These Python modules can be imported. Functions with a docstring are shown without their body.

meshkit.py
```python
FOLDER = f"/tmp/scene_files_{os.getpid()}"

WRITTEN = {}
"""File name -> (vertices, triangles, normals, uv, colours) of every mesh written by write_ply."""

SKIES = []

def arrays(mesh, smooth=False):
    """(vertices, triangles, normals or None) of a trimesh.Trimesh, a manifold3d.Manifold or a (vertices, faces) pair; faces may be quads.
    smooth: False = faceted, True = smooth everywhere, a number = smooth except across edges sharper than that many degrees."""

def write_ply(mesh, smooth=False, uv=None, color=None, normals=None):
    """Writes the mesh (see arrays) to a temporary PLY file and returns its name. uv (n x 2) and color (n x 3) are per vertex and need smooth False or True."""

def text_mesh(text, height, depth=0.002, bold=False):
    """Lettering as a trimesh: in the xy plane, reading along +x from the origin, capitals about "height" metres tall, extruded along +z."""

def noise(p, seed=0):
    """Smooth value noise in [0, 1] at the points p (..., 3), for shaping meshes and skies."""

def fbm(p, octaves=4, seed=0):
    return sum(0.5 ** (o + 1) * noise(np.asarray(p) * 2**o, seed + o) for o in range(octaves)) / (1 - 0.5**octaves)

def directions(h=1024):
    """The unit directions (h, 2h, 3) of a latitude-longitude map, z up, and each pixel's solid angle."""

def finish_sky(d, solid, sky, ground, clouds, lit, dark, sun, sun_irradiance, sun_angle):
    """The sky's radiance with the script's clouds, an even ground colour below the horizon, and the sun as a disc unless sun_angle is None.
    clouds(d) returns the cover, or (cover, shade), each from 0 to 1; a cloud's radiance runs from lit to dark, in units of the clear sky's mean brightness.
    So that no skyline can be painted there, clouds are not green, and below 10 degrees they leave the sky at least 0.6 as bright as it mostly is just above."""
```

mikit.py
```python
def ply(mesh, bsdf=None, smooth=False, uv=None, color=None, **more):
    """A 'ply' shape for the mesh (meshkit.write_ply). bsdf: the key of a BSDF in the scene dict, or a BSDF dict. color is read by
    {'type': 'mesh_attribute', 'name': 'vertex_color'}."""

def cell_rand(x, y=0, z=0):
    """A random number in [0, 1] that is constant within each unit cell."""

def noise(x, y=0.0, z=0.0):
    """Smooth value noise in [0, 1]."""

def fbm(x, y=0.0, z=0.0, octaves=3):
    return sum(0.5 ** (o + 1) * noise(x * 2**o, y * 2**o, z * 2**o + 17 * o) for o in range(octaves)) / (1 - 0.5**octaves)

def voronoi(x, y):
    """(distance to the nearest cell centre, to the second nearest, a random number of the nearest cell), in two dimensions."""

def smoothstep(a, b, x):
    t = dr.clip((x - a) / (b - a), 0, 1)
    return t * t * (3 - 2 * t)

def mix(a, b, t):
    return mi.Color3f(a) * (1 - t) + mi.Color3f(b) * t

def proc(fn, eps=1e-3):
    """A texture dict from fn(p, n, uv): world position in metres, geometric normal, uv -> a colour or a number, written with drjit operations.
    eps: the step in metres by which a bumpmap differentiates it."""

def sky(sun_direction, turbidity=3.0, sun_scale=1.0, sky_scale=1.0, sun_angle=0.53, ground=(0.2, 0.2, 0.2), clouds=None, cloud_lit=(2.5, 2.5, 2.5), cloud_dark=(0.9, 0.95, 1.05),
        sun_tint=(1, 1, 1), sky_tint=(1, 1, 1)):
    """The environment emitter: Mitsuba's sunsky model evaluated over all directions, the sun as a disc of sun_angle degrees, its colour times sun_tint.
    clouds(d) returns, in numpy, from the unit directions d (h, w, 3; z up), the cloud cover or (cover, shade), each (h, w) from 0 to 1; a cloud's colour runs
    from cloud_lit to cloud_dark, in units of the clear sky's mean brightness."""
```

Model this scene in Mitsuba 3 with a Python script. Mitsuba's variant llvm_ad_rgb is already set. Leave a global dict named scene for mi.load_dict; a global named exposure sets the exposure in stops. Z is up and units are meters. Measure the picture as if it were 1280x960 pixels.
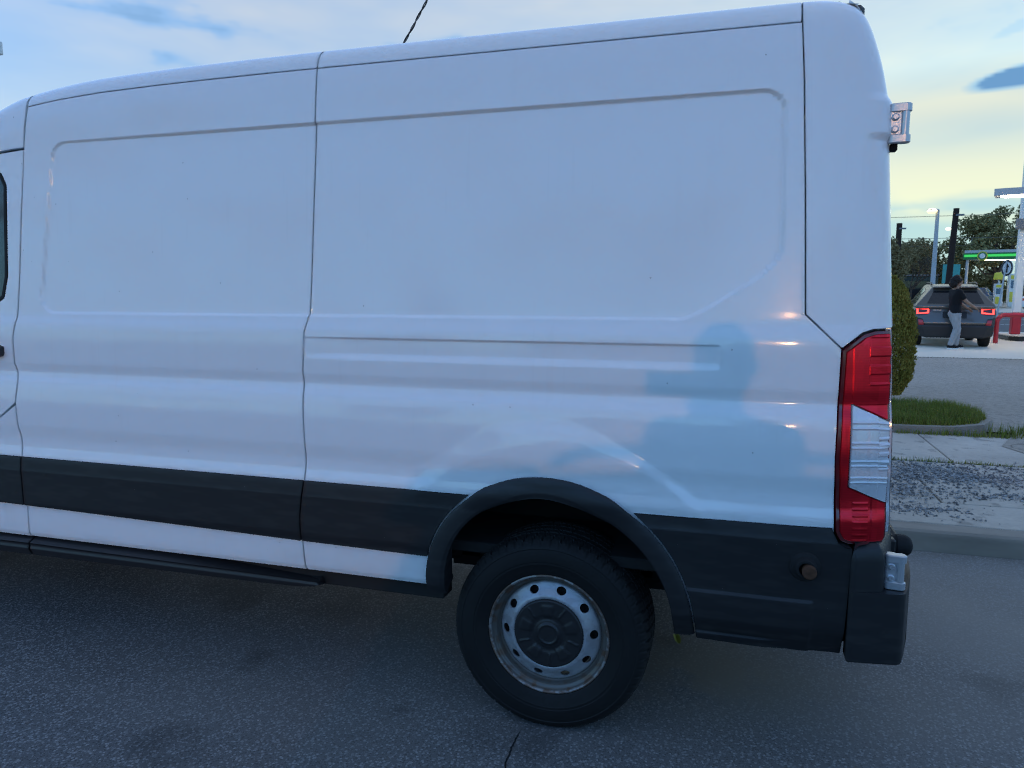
import math, random
import numpy as np, trimesh, shapely
import manifold3d as m3
import drjit as dr
import mitsuba as mi
import mikit, meshkit
from scipy.spatial import Delaunay, cKDTree
from scipy.interpolate import PchipInterpolator
from shapely.geometry import Polygon, Point, LineString, box as sbox
from mikit import proc, noise, fbm, voronoi, cell_rand, smoothstep, mix

T = mi.ScalarTransform4f
V = np.array
scene, labels = {}, {}
random.seed(7)
RNG = np.random.default_rng(11)

# ------------------------------------------------------------------ camera
F = 930.0
TH, PS = math.radians(7.25), math.radians(16.7)
CAM = V([0.60, -2.38, 1.566])
FW = V([-math.sin(PS) * math.cos(TH), math.cos(PS) * math.cos(TH), -math.sin(TH)])
scene['camera'] = {'type': 'thinlens', 'fov': math.degrees(2 * math.atan(640 / F)), 'fov_axis': 'x', 'near_clip': 0.02, 'far_clip': 3000.0,
                   'aperture_radius': 0.0014, 'focus_distance': 2.65,
                   'to_world': T().look_at(origin=CAM.tolist(), target=(CAM + FW).tolist(), up=[0, 0, 1])}

# ------------------------------------------------------------------ sky
SUN_AZ, SUN_EL = 14.0, 3.0
SUN = [math.sin(math.radians(SUN_AZ)) * math.cos(math.radians(SUN_EL)), math.cos(math.radians(SUN_AZ)) * math.cos(math.radians(SUN_EL)), math.sin(math.radians(SUN_EL))]


def nss(a, b, x):
    t = np.clip((x - a) / (b - a), 0, 1)
    return t * t * (3 - 2 * t)


def clouds(d):
    az = np.degrees(np.arctan2(d[..., 0], d[..., 1]))
    el = np.degrees(np.arcsin(np.clip(d[..., 2], -1, 1)))
    # a cloud deck about 4 km up seen in perspective
    k = 1.0 / np.maximum(d[..., 2] + 0.06, 0.03)
    px, py = d[..., 0] * k, d[..., 1] * k
    p = np.stack([px, py, px * 0], -1)
    warp = meshkit.fbm(p * 0.8 + 3.1, 3, 5) - 0.5
    q = np.stack([px + 1.2 * warp, py * 1.0 + 0.8 * warp, px * 0 + 0.37], -1)
    veil = meshkit.fbm(q * V([0.55, 0.9, 1]), 5, 1)
    dark = meshkit.fbm(q * V([0.8, 1.5, 1]) + 9.7, 6, 2)
    fine = meshkit.fbm(np.stack([az * 0.13, el * 0.55, az * 0], -1) + 0.25 * warp[..., None], 5, 8)
    daz = (az - SUN_AZ + 180) % 360 - 180
    glow = np.exp(-(daz / 42.0) ** 2) * np.exp(-((el - 7.2) / 4.6) ** 2)
    side = np.exp(-(daz / 85.0) ** 2)
    near = np.exp(-(daz / 55.0) ** 2)
    # a thin even veil spread from the sunset: cream low down, paler and bluer above and along the horizon
    cover = (0.03 + 0.26 * side) * nss(0.30, 0.66, veil) + 0.36 * side * nss(60, 25, el)
    wide = np.exp(-((az + 8) / 62.0) ** 4)
    cover = np.maximum(cover, np.maximum.reduce([0.90 * near * nss(26, 11, el), 0.9 * side * nss(12, 5, el), 0.80 * wide * nss(55, 24, el)]))
    cool = 0.85 * nss(5.8, 4.0, el + 2.2 * (fine - 0.5)) + 0.30 * nss(8.5, 15, el) + 0.26 * (1 - near) * nss(34, 10, el)
    # darker ragged banks
    wisp = meshkit.fbm(np.stack([az * 0.22 + 1.6 * warp, el * 0.75 + 2.0 * warp, az * 0 + 4.2], -1), 6, 14)
    bank = nss(0.40, 0.80, dark + 0.30 * np.exp(-(((az + 46) / 12) ** 2 + ((el - 18.9 - 0.05 * (az + 45)) / 2.3) ** 2)) + 0.9 * (wisp - 0.5) - 0.16 * np.exp(-((az - 2) / 27) ** 2) - 0.1 * glow)
    # one slim bar of cloud to the right of the glow, and a low streak under it
    bar = nss(0.34, 0.62, np.exp(-(((az - 17.0) / 4.2) ** 2 + ((el - 12.6 - 0.13 * (az - 14.5)) / 0.85) ** 2)) + 0.5 * (fine - 0.5))
    bar2 = nss(0.34, 0.7, np.exp(-(((az - 17.0) / 2.6) ** 2 + ((el - 15.6 - 0.3 * (az - 16)) / 0.5) ** 2)) + 0.5 * (fine - 0.5))
    grey = 0.42 * np.exp(-((el - 9.9) / 1.5) ** 2) * np.exp(-((daz - 1) / 14) ** 2) * (0.4 + fine)
    streak = nss(0.47, 0.66, fine) * np.exp(-((el - 5.3) / 0.9) ** 2) * 0.8
    over = nss(28, 62, el)  # unseen overhead veil, added to brighten the ground and upward-facing ledges
    cover = np.maximum(cover, over * (0.52 + 0.40 * veil))
    cool = cool + over * 0.26 + wide * (0.55 * (wisp - 0.5) + 0.45 * (veil - 0.5)) * nss(4, 9, el)
    s2 = np.clip(np.maximum.reduce([bank * 0.85, bar, bar2 * 0.6, grey, streak]), 0, 1)
    return np.clip(np.maximum(cover, s2), 0, 1), np.clip(np.maximum(cool, s2), 0, 1)


scene['sky_light'] = mikit.sky(SUN, turbidity=3.0, sun_scale=0.0, sky_scale=1.0, ground=(0.10, 0.10, 0.105), clouds=clouds,
                               cloud_lit=(1.24, 1.13, 0.88), cloud_dark=(0.27, 0.60, 1.06), sky_tint=(0.34, 0.86, 2.0))
exposure = 4.50
LAMP_POS = V([3.90, -34.5, 5.75])
LAMP_POWER = 185.0

# ------------------------------------------------------------------ naming helpers
_n = {}


def numbered(base):
    k = _n.get(base, 0)
    _n[base] = k + 1
    return base if k == 0 else f'{base}_{k:03d}'


def thing(name, label, cat, group=None):
    key = numbered(name)
    labels[key] = {'label': label, 'category': cat}
    if group:
        labels[key]['group'] = group
    return key


def tag(key, label, cat, group=None, kind=None):
    labels[key] = {'label': label, 'category': cat}
    if group:
        labels[key]['group'] = group
    if kind:
        labels[key]['kind'] = kind
    return key


def put(key, mesh, bsdf, smooth=False, mat=None, **more):
    d = dict(mesh) if isinstance(mesh, dict) else mikit.ply(mesh, bsdf, smooth, **more)
    if bsdf is not None and isinstance(mesh, dict):
        d = {**d, 'bsdf': {'type': 'ref', 'id': bsdf}}
    if mat is not None:
        d['to_world'] = mat
    scene[key] = d
    return key


def part(parent, name, mesh, bsdf, smooth=False, label=None, kind=None, mat=None, **more):
    key = numbered(parent + '__' + name)
    put(key, mesh, bsdf, smooth, mat, **more)
    if label or kind:
        labels[key] = {}
        if label:
            labels[key]['label'] = label
        if kind:
            labels[key]['kind'] = kind
    return key


def struct(name, mesh, bsdf, smooth=False, label=None):
    key = numbered(name)
    put(key, mesh, bsdf, smooth)
    labels[key] = {'kind': 'structure', **({'label': label} if label else {})}
    return key


# ------------------------------------------------------------------ mesh helpers
def cat(ms):
    vs, fs, n = [], [], 0
    for m in ms:
        if hasattr(m, 'to_mesh'):
            mm = m.to_mesh()
            v, f = np.array(mm.vert_properties[:, :3]), np.array(mm.tri_verts)
        elif isinstance(m, tuple):
            v, f = np.asarray(m[0], float), np.asarray(m[1], int)
            if f.shape[1] == 4:
                f = np.vstack([f[:, [0, 1, 2]], f[:, [0, 2, 3]]])
        else:
            v, f = np.array(m.vertices), np.array(m.faces)
        vs.append(v)
        fs.append(f + n)
        n += len(v)
    return trimesh.Trimesh(np.vstack(vs), np.vstack(fs), process=False)


def bevel_box(x0, y0, z0, x1, y1, z1, b=0.004):
    c = []
    for sx, x in ((1, x0), (-1, x1)):
        for sy, y in ((1, y0), (-1, y1)):
            for sz, z in ((1, z0), (-1, z1)):
                c += [[x + sx * b, y + sy * b, z], [x + sx * b, y, z + sz * b], [x, y + sy * b, z + sz * b]]
    return trimesh.convex.convex_hull(V(c, float))


def tube(pts, r, sides=10, caps=True):
    p = np.asarray(pts, float)
    r = np.broadcast_to(np.asarray(r, float), (len(p),))
    t = np.gradient(p, axis=0)
    t /= np.linalg.norm(t, axis=1, keepdims=True) + 1e-12
    a = np.cross(t[0], [0, 0, 1.0] if abs(t[0, 2]) < 0.9 else [1.0, 0, 0])
    A = []
    for i in range(len(p)):
        a = a - t[i] * (a @ t[i])
        a = a / (np.linalg.norm(a) + 1e-12)
        A.append(a)
    A = V(A)
    B = np.cross(t, A)
    ang = np.arange(sides) * 2 * np.pi / sides
    v = p[:, None] + r[:, None, None] * (np.cos(ang)[None, :, None] * A[:, None] + np.sin(ang)[None, :, None] * B[:, None])
    i, j = np.meshgrid(np.arange(len(p) - 1), np.arange(sides), indexing='ij')
    q = np.stack([i * sides + j, i * sides + (j + 1) % sides, (i + 1) * sides + (j + 1) % sides, (i + 1) * sides + j], -1).reshape(-1, 4)
    v = v.reshape(-1, 3)
    f = np.vstack([q[:, [0, 1, 2]], q[:, [0, 2, 3]]])
    if caps:
        n = len(v)
        v = np.vstack([v, p[0], p[-1]])
        k = np.arange(sides)
        f = np.vstack([f, np.stack([(k + 1) % sides, k, k * 0 + n], 1), np.stack([k + n - sides, (k + 1) % sides + n - sides, k * 0 + n + 1], 1)])
    return trimesh.Trimesh(v, f, process=False)


def lathe_y(prof, n=96, center=(0, 0, 0)):
    """profile [(r, y)] turned about the y axis through center"""
    p = V(prof, float)
    a = np.arange(n) * 2 * np.pi / n
    v = np.stack([p[:, None, 0] * np.cos(a), np.broadcast_to(p[:, None, 1], (len(p), n)), p[:, None, 0] * np.sin(a)], -1)
    i, j = np.meshgrid(np.arange(len(p) - 1), np.arange(n), indexing='ij')
    q = np.stack([i * n + j, i * n + (j + 1) % n, (i + 1) * n + (j + 1) % n, (i + 1) * n + j], -1).reshape(-1, 4)
    return trimesh.Trimesh(v.reshape(-1, 3) + V(center), np.vstack([q[:, [0, 1, 2]], q[:, [0, 2, 3]]]), process=False)


def lathe_z(prof, n=24, center=(0, 0, 0)):
    m = lathe_y(prof, n)
    v = m.vertices
    return trimesh.Trimesh(np.stack([v[:, 0], -v[:, 2], v[:, 1]], 1) + V(center), m.faces, process=False)


def extrude(poly, h, z=0.0):
    m = trimesh.creation.extrude_polygon(poly, h, engine='earcut')
    m.apply_translation([0, 0, z])
    return m


def grid_sheet(X, Y, Z):
    n, m = X.shape
    i, j = np.meshgrid(np.arange(n - 1), np.arange(m - 1), indexing='ij')
    q = np.stack([i * m + j, (i + 1) * m + j, (i + 1) * m + j + 1, i * m + j + 1], -1).reshape(-1, 4)
    return trimesh.Trimesh(np.stack([X, Y, Z], -1).reshape(-1, 3), np.vstack([q[:, [0, 1, 2]], q[:, [0, 2, 3]]]), process=False)


def sheet(x0, y0, x1, y1, z):
    return trimesh.Trimesh([[x0, y0, z], [x1, y0, z], [x1, y1, z], [x0, y1, z]], [[0, 1, 2], [0, 2, 3]], process=False)


def turn(m, heading, pos):
    """local (forward, left, up) -> world; heading is degrees clockwise from +y"""
    h = math.radians(heading)
    fwd, left = V([math.sin(h), math.cos(h), 0]), V([-math.cos(h), math.sin(h), 0])
    v = np.asarray(m.vertices)
    return trimesh.Trimesh(v[:, :1] * fwd + v[:, 1:2] * left + v[:, 2:] * V([0, 0, 1.0]) + V(pos), m.faces, process=False)


def tomesh(m):
    return cat([m])


# ------------------------------------------------------------------ materials
def rgb(*c):
    return {'type': 'rgb', 'value': list(c)}


def prin(color, rough=0.5, spec=0.5, **k):
    return {'type': 'twosided', 'bsdf': {'type': 'principled', 'base_color': color if isinstance(color, dict) else rgb(*color), 'roughness': rough if not isinstance(rough, dict) else rough, 'specular': spec, **k}}


def bumped(b, fn, scale=1.0, eps=1e-3):
    inner = b['bsdf'] if b['type'] == 'twosided' else b
    return {'type': 'twosided', 'bsdf': {'type': 'bumpmap', 'arbitrary': proc(fn, eps), 'scale': scale, 'bsdf': inner}}


def paint_col(p, n, uv):
    grime = smoothstep(0.95, 0.45, p.z) * smoothstep(0.35, 0.75, fbm(p.x * 3, p.y * 3, p.z * 9, 4)) * 0.16
    streak = smoothstep(0.62, 0.85, fbm(p.x * 22, p.y * 22, p.z * 0.8, 3)) * 0.02
    c = mix((0.765, 0.77, 0.775), (0.40, 0.37, 0.33), grime + streak)
    d1, d2, r = voronoi((p.x + p.y) * 9, p.z * 9)
    chip = dr.select(r > 0.93, smoothstep(0.030, 0.016, d1) * (r - 0.45), 0)
    drip = smoothstep(0.70, 0.80, fbm(p.x * 60, p.y * 60, p.z * 1.6, 2)) * smoothstep(0.42, 0.6, fbm(p.x * 2, p.y * 2, p.z * 3 + 9, 2)) * 0.035
    return mix(mix(c, (0.45, 0.42, 0.37), drip), (0.16, 0.13, 0.11), chip)


def cladding_col(p, n, uv):
    t = smoothstep(0.42, 0.75, fbm(p.x * 11, p.y * 11, p.z * 40, 4))
    s = smoothstep(0.55, 0.35, p.z) * 0.5
    return mix((0.012, 0.0125, 0.014), (0.040, 0.039, 0.037), t * (0.20 + s))


def asphalt_col(p, n, uv):
    a = cell_rand(p.x * 170, p.y * 170)
    d1, d2, r = voronoi(p.x * 95, p.y * 95)
    e1, e2, q = voronoi(p.x * 210 + 7, p.y * 210)
    big = fbm(p.x * 0.7, p.y * 1.6, 0, 4)
    base = mix((0.080, 0.082, 0.085), (0.118, 0.120, 0.122), big)
    stone = dr.select(r > 0.66, smoothstep(0.62, 0.25, d1) * (r - 0.50) * 1.7, 0) + dr.select(q > 0.74, smoothstep(0.55, 0.2, e1) * 0.35, 0)
    c = mix(base, (0.40, 0.405, 0.41), dr.minimum(stone * 0.68, 1))
    pit = dr.select(r < 0.28, smoothstep(0.5, 0.1, d1) * 0.6, 0)
    c = mix(c, (0.014, 0.014, 0.015), pit)
    dust_glow = smoothstep(0.9, 2.3, p.y + 0.5 * smoothstep(0.9, 2.0, p.x)) * (0.35 + 0.5 * fbm(p.x * 3, p.y * 5, 1, 4))  # gutter dust plus warm sunset light put into the colour near the kerb
    c = mix(c, (0.27, 0.245, 0.205), dust_glow * 0.75)
    wear = smoothstep(0.35, 0.7, fbm(p.x * 0.35 + 3, p.y * 1.1, 5, 4))
    c = mix(c, (0.20, 0.19, 0.175), wear * 0.4)
    # brown patch behind the rear wheel and a crack in front of it
    st = dr.exp(-(dr.square((p.x - 0.62) / 0.42) + dr.square((p.y - 0.62) / 0.30))) * smoothstep(0.30, 0.62, fbm(p.x * 7, p.y * 7, 3, 4) + 0.12)
    c = mix(c, (0.21, 0.175, 0.13), st * 0.85)
    cx = p.x + 0.075 + 0.02 * (fbm(p.y * 9, 2.5, 0, 4) - 0.5) * 3 + 0.10 * (p.y + 0.1)
    w = 0.0035 * smoothstep(0.03, -0.06, p.y)
    cr = smoothstep(w + 0.002, w * 0.4, dr.abs(cx)) * smoothstep(0.03, -0.02, p.y)
    c = mix(c, (0.008, 0.008, 0.009), cr)
    seam = smoothstep(0.012, 0.004, dr.abs(p.y + 0.95 + 0.06 * (fbm(p.x * 1.3, 7.7, 0, 4) - 0.5) * 4)) * smoothstep(0.35, 0.6, fbm(p.x * 1.1, 3.3, 0, 3))
    c = mix(c, (0.03, 0.03, 0.03), seam * 0.7)
    oil = smoothstep(0.66, 0.8, fbm(p.x * 2.3 + 4, p.y * 2.3, 0, 3)) * 0.35
    return mix(c, (0.016, 0.016, 0.017), oil)


def asphalt_h(p, n, uv):
    d1, d2, r = voronoi(p.x * 95, p.y * 95)
    e1, e2, q = voronoi(p.x * 210 + 7, p.y * 210)
    return (smoothstep(0.6, 0.1, d1) * (r - 0.25) * 0.0030) + smoothstep(0.5, 0.1, e1) * 0.0009


def concrete_col(p, n, uv):
    t = fbm(p.x * 2.1, p.y * 2.1, p.z * 2, 5)
    f = fbm(p.x * 38, p.y * 38, p.z * 38, 3)
    s = smoothstep(0.6, 0.75, fbm(p.x * 9 + 5, p.y * 9, p.z, 4))
    return mix(mix((0.33, 0.295, 0.245), (0.58, 0.515, 0.43), t), (0.20, 0.18, 0.155), 0.5 * s + 0.4 * f)


def concrete_h(p, n, uv):
    return 0.003 * fbm(p.x * 45, p.y * 45, p.z * 45, 3) + 0.004 * fbm(p.x * 8, p.y * 8, p.z * 8, 2)


def lot_col(p, n, uv):
    t = fbm(p.x * 0.8, p.y * 0.8, 0, 5)
    f = fbm(p.x * 26, p.y * 26, 0, 3)
    c = mix((0.27, 0.235, 0.19), (0.40, 0.345, 0.285), t)
    d1, d2, r = voronoi(p.x * 1.3 + fbm(p.x * 4, p.y * 4, 0, 3), p.y * 1.3)
    crack = smoothstep(0.04, 0.0, d2 - d1) * smoothstep(9.5, 6.0, p.y)
    return mix(mix(c, (0.05, 0.05, 0.05), 0.6 * f * f), (0.03, 0.03, 0.03), crack * 0.6)


def pad_col(p, n, uv):
    t = fbm(p.x * 0.5, p.y * 0.5, 0, 5)
    return mix((0.55, 0.47, 0.37), (0.70, 0.61, 0.49), t)


def rim_col(p, n, uv):
    r = dr.sqrt(dr.square(dr.select(p.x < -2, p.x + 3.75, p.x)) + dr.square(p.z - 0.348))
    nz = fbm(p.x * 40, p.y * 40, p.z * 40, 4)
    lip = smoothstep(0.186, 0.205, r)
    rust = smoothstep(0.44, 0.64, nz + 0.16 * smoothstep(0.205, 0.222, r)) * (0.25 + 0.75 * lip)
    dirt = smoothstep(0.165, 0.195, r) * 0.55
    barrel = smoothstep(0.182, 0.187, r) * smoothstep(0.2135, 0.209, r)
    c = mix((0.40, 0.41, 0.43), (0.20, 0.18, 0.15), dirt)
    c = mix(c, (0.085, 0.078, 0.066), barrel * 0.85)
    return mix(c, (0.105, 0.052, 0.026), rust * 0.8)


def tyre_col(p, n, uv):
    r = dr.sqrt(dr.square(dr.select(p.x < -2, p.x + 3.75, p.x)) + dr.square(p.z - 0.348))
    t = fbm(p.x * 9, p.y * 30, p.z * 9, 4)
    return mix((0.008, 0.008, 0.0085), (0.035, 0.034, 0.032), t * smoothstep(0.33, 0.36, r) + 0.25 * t)


def red_col(p, n, uv):
    fac = cell_rand(p.x * 34 + p.y * 20, p.z * 21 + p.x * 9)
    rib = smoothstep(0.35, 0.1, dr.abs((p.z * 130) - dr.floor(p.z * 130) - 0.5))
    return mix((0.62, 0.004, 0.012), (0.95, 0.010, 0.030), 0.3 + 0.5 * fac + 0.2 * rib)


def bark_col(p, n, uv):
    return mix((0.05, 0.04, 0.032), (0.13, 0.105, 0.085), fbm(p.x * 9, p.y * 9, p.z * 1.5, 4))


def leaf_col(a, b):
    def fn(p, n, uv):
        return mix(a, b, cell_rand(p.x * 7, p.y * 7, p.z * 7) * 0.6 + 0.4 * fbm(p.x * 0.9, p.y * 0.9, p.z * 0.9, 3))
    return fn


def grass_col(p, n, uv):
    t = fbm(p.x * 4, p.y * 4, 0, 3)
    c = mix((0.10, 0.15, 0.025), (0.26, 0.28, 0.06), t)
    return mix(c, (0.22, 0.20, 0.09), smoothstep(0.62, 0.8, cell_rand(p.x * 60, p.y * 60)) * 0.6)


def stone_col(p, n, uv):
    return mix((0.09, 0.09, 0.092), (0.42, 0.41, 0.40), (cell_rand(p.x * 45, p.y * 45)))


def denim_col(p, n, uv):
    return mix((0.26, 0.27, 0.28), (0.42, 0.42, 0.42), fbm(p.x * 14, p.y * 14, p.z * 8, 3))


MATS = {
    'white_paint': bumped(prin(proc(paint_col), 0.08, 0.5, clearcoat=0.4, clearcoat_gloss=0.99), lambda p, n, uv: 0.0009 * fbm(p.x * 5, p.y * 5, p.z * 5, 3) + 0.000012 * fbm(p.x * 260, p.y * 260, p.z * 260, 2), 1.0, 2e-3),
    'black_cladding': bumped(prin(proc(cladding_col), 0.48, 0.45), lambda p, n, uv: 0.0004 * fbm(p.x * 420, p.y * 420, p.z * 420, 2), 1.0, 5e-4),
    'black_plastic': prin((0.016, 0.016, 0.017), 0.42, 0.5),
    'black_rubber': prin((0.012, 0.012, 0.0125), 0.75, 0.35),
    'seam_black': prin((0.006, 0.006, 0.006), 0.8, 0.2),
    'under_dark': prin((0.020, 0.019, 0.018), 0.8, 0.3),
    'tyre_rubber': prin(proc(tyre_col), 0.62, 0.25),
    'wheel_steel': prin(proc(rim_col), 0.38, 0.5, metallic=0.35),
    'red_lens_mat': prin(proc(red_col), 0.30, 0.5, metallic=0.85, clearcoat=0.5, clearcoat_gloss=0.99),
    'dark_red_lens': prin((0.10, 0.002, 0.006), 0.12, 0.6, clearcoat=1.0, clearcoat_gloss=0.99),
    'clear_lens_mat': prin((0.62, 0.63, 0.66), 0.28, 0.7, metallic=0.25, clearcoat=1.0, clearcoat_gloss=0.99),
    'hinge_metal': prin((0.50, 0.51, 0.53), 0.30, 0.5, metallic=0.5),
    'grey_plastic': prin((0.18, 0.18, 0.19), 0.5, 0.5),
    'rust': prin(proc(lambda p, n, uv: mix((0.05, 0.025, 0.015), (0.13, 0.06, 0.035), fbm(p.x * 90, p.y * 90, p.z * 90, 3))), 0.85, 0.2),
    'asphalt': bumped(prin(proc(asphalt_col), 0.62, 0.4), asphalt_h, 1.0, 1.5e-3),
    'concrete': bumped(prin(proc(concrete_col), 0.85, 0.3), concrete_h, 1.0, 2e-3),
    'lot_asphalt': prin(proc(lot_col), 0.75, 0.35),
    'pad_concrete': prin(proc(pad_col), 0.8, 0.3),
    'kerb_concrete': bumped(prin(proc(lambda p, n, uv: mix((0.19, 0.165, 0.135), (0.33, 0.29, 0.24), fbm(p.x * 3, p.y * 12, p.z * 12, 5))), 0.85, 0.3), concrete_h, 1.0, 2e-3),
    'plain_ground': prin(proc(lambda p, n, uv: mix((0.06, 0.075, 0.035), (0.13, 0.125, 0.085), fbm(p.x * 0.2, p.y * 0.2, 0, 4))), 0.9, 0.2),
    'soil': prin((0.10, 0.08, 0.06), 0.95, 0.1),
    'road_far': prin((0.085, 0.088, 0.092), 0.7, 0.4),
    'line_paint': prin((0.62, 0.62, 0.60), 0.6, 0.4),
    'grass_mat': {'type': 'twosided', 'bsdf': {'type': 'diffuse', 'reflectance': proc(grass_col)}},
    'shrub_leaf': {'type': 'twosided', 'bsdf': {'type': 'diffuse', 'reflectance': proc(leaf_col((0.15, 0.15, 0.03), (0.34, 0.30, 0.08)))}},
    'tree_leaf': {'type': 'twosided', 'bsdf': {'type': 'diffuse', 'reflectance': proc(leaf_col((0.17, 0.16, 0.075), (0.36, 0.32, 0.15)))}},
    'olive_leaf': {'type': 'twosided', 'bsdf': {'type': 'diffuse', 'reflectance': proc(leaf_col((0.16, 0.13, 0.065), (0.34, 0.27, 0.14)))}},
    'bark': prin(proc(bark_col), 0.9, 0.2),
    'pole_wood': prin((0.040, 0.026, 0.022), 0.85, 0.2),
    'gravel_mat': {'type': 'twosided', 'bsdf': {'type': 'diffuse', 'reflectance': proc(stone_col)}},
    'galvanised': prin((0.42, 0.43, 0.44), 0.45, 0.5, metallic=0.3),
    'white_enamel': prin((0.72, 0.72, 0.70), 0.4, 0.5),
    'light_grey': prin((0.46, 0.47, 0.48), 0.5, 0.5),
    'red_enamel': prin((0.42, 0.02, 0.035), 0.38, 0.5),
    'green_enamel': prin((0.01, 0.16, 0.045), 0.4, 0.5),
    'teal_sign': prin((0.05, 0.30, 0.28), 0.45, 0.5),
    'yellow_enamel': prin((0.72, 0.60, 0.06), 0.4, 0.5),
    'leaf_yellow': prin((0.45, 0.42, 0.08), 0.7, 0.3),
    'dark_wall': prin((0.055, 0.075, 0.068), 0.8, 0.2),
    'dark_glass': prin((0.012, 0.014, 0.018), 0.06, 0.7),
    'car_grey': prin((0.125, 0.12, 0.11), 0.28, 0.6, metallic=0.6, clearcoat=1.0, clearcoat_gloss=0.98),
    'car_white': prin((0.70, 0.70, 0.70), 0.35, 0.5, clearcoat=0.8, clearcoat_gloss=0.97),
    'car_blue': prin((0.03, 0.05, 0.09), 0.3, 0.5, metallic=0.3, clearcoat=1.0, clearcoat_gloss=0.98),
    'car_red_off': prin((0.45, 0.01, 0.02), 0.2, 0.6, clearcoat=1.0),
    'alloy': prin((0.40, 0.40, 0.41), 0.35, 0.5, metallic=0.7),
    'skin': prin((0.33, 0.19, 0.125), 0.5, 0.4),
    'skin_pale': prin((0.46, 0.29, 0.21), 0.5, 0.4),
    'dark_hair': prin((0.012, 0.009, 0.008), 0.6, 0.3),
    'black_cloth': prin((0.013, 0.013, 0.015), 0.9, 0.2, sheen=0.4),
    'navy_cloth': prin((0.02, 0.025, 0.04), 0.9, 0.2, sheen=0.4),
    'light_denim': prin(proc(denim_col), 0.9, 0.2),
    'sole_white': prin((0.72, 0.72, 0.70), 0.6, 0.3),
    'print_pink': prin((0.65, 0.50, 0.50), 0.8, 0.2),
    'wire_black': prin((0.012, 0.012, 0.012), 0.6, 0.3),
    'wire_grey': prin((0.12, 0.11, 0.10), 0.6, 0.3),
    'screen_blue': prin((0.10, 0.16, 0.22), 0.2, 0.5),
}
scene.update(MATS)


def lampmat(mesh, bsdf, radiance, smooth=False, weight=0.2):
    d = mikit.ply(mesh, bsdf, smooth)
    d['emitter'] = {'type': 'area', 'radiance': rgb(*radiance), 'sampling_weight': weight}
    return d


# ================================================================== GROUND
struct('ground', sheet(-900, -900, 900, 900, -0.06), 'plain_ground')
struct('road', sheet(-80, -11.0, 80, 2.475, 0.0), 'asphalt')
KERB_Y = 2.48


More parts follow.
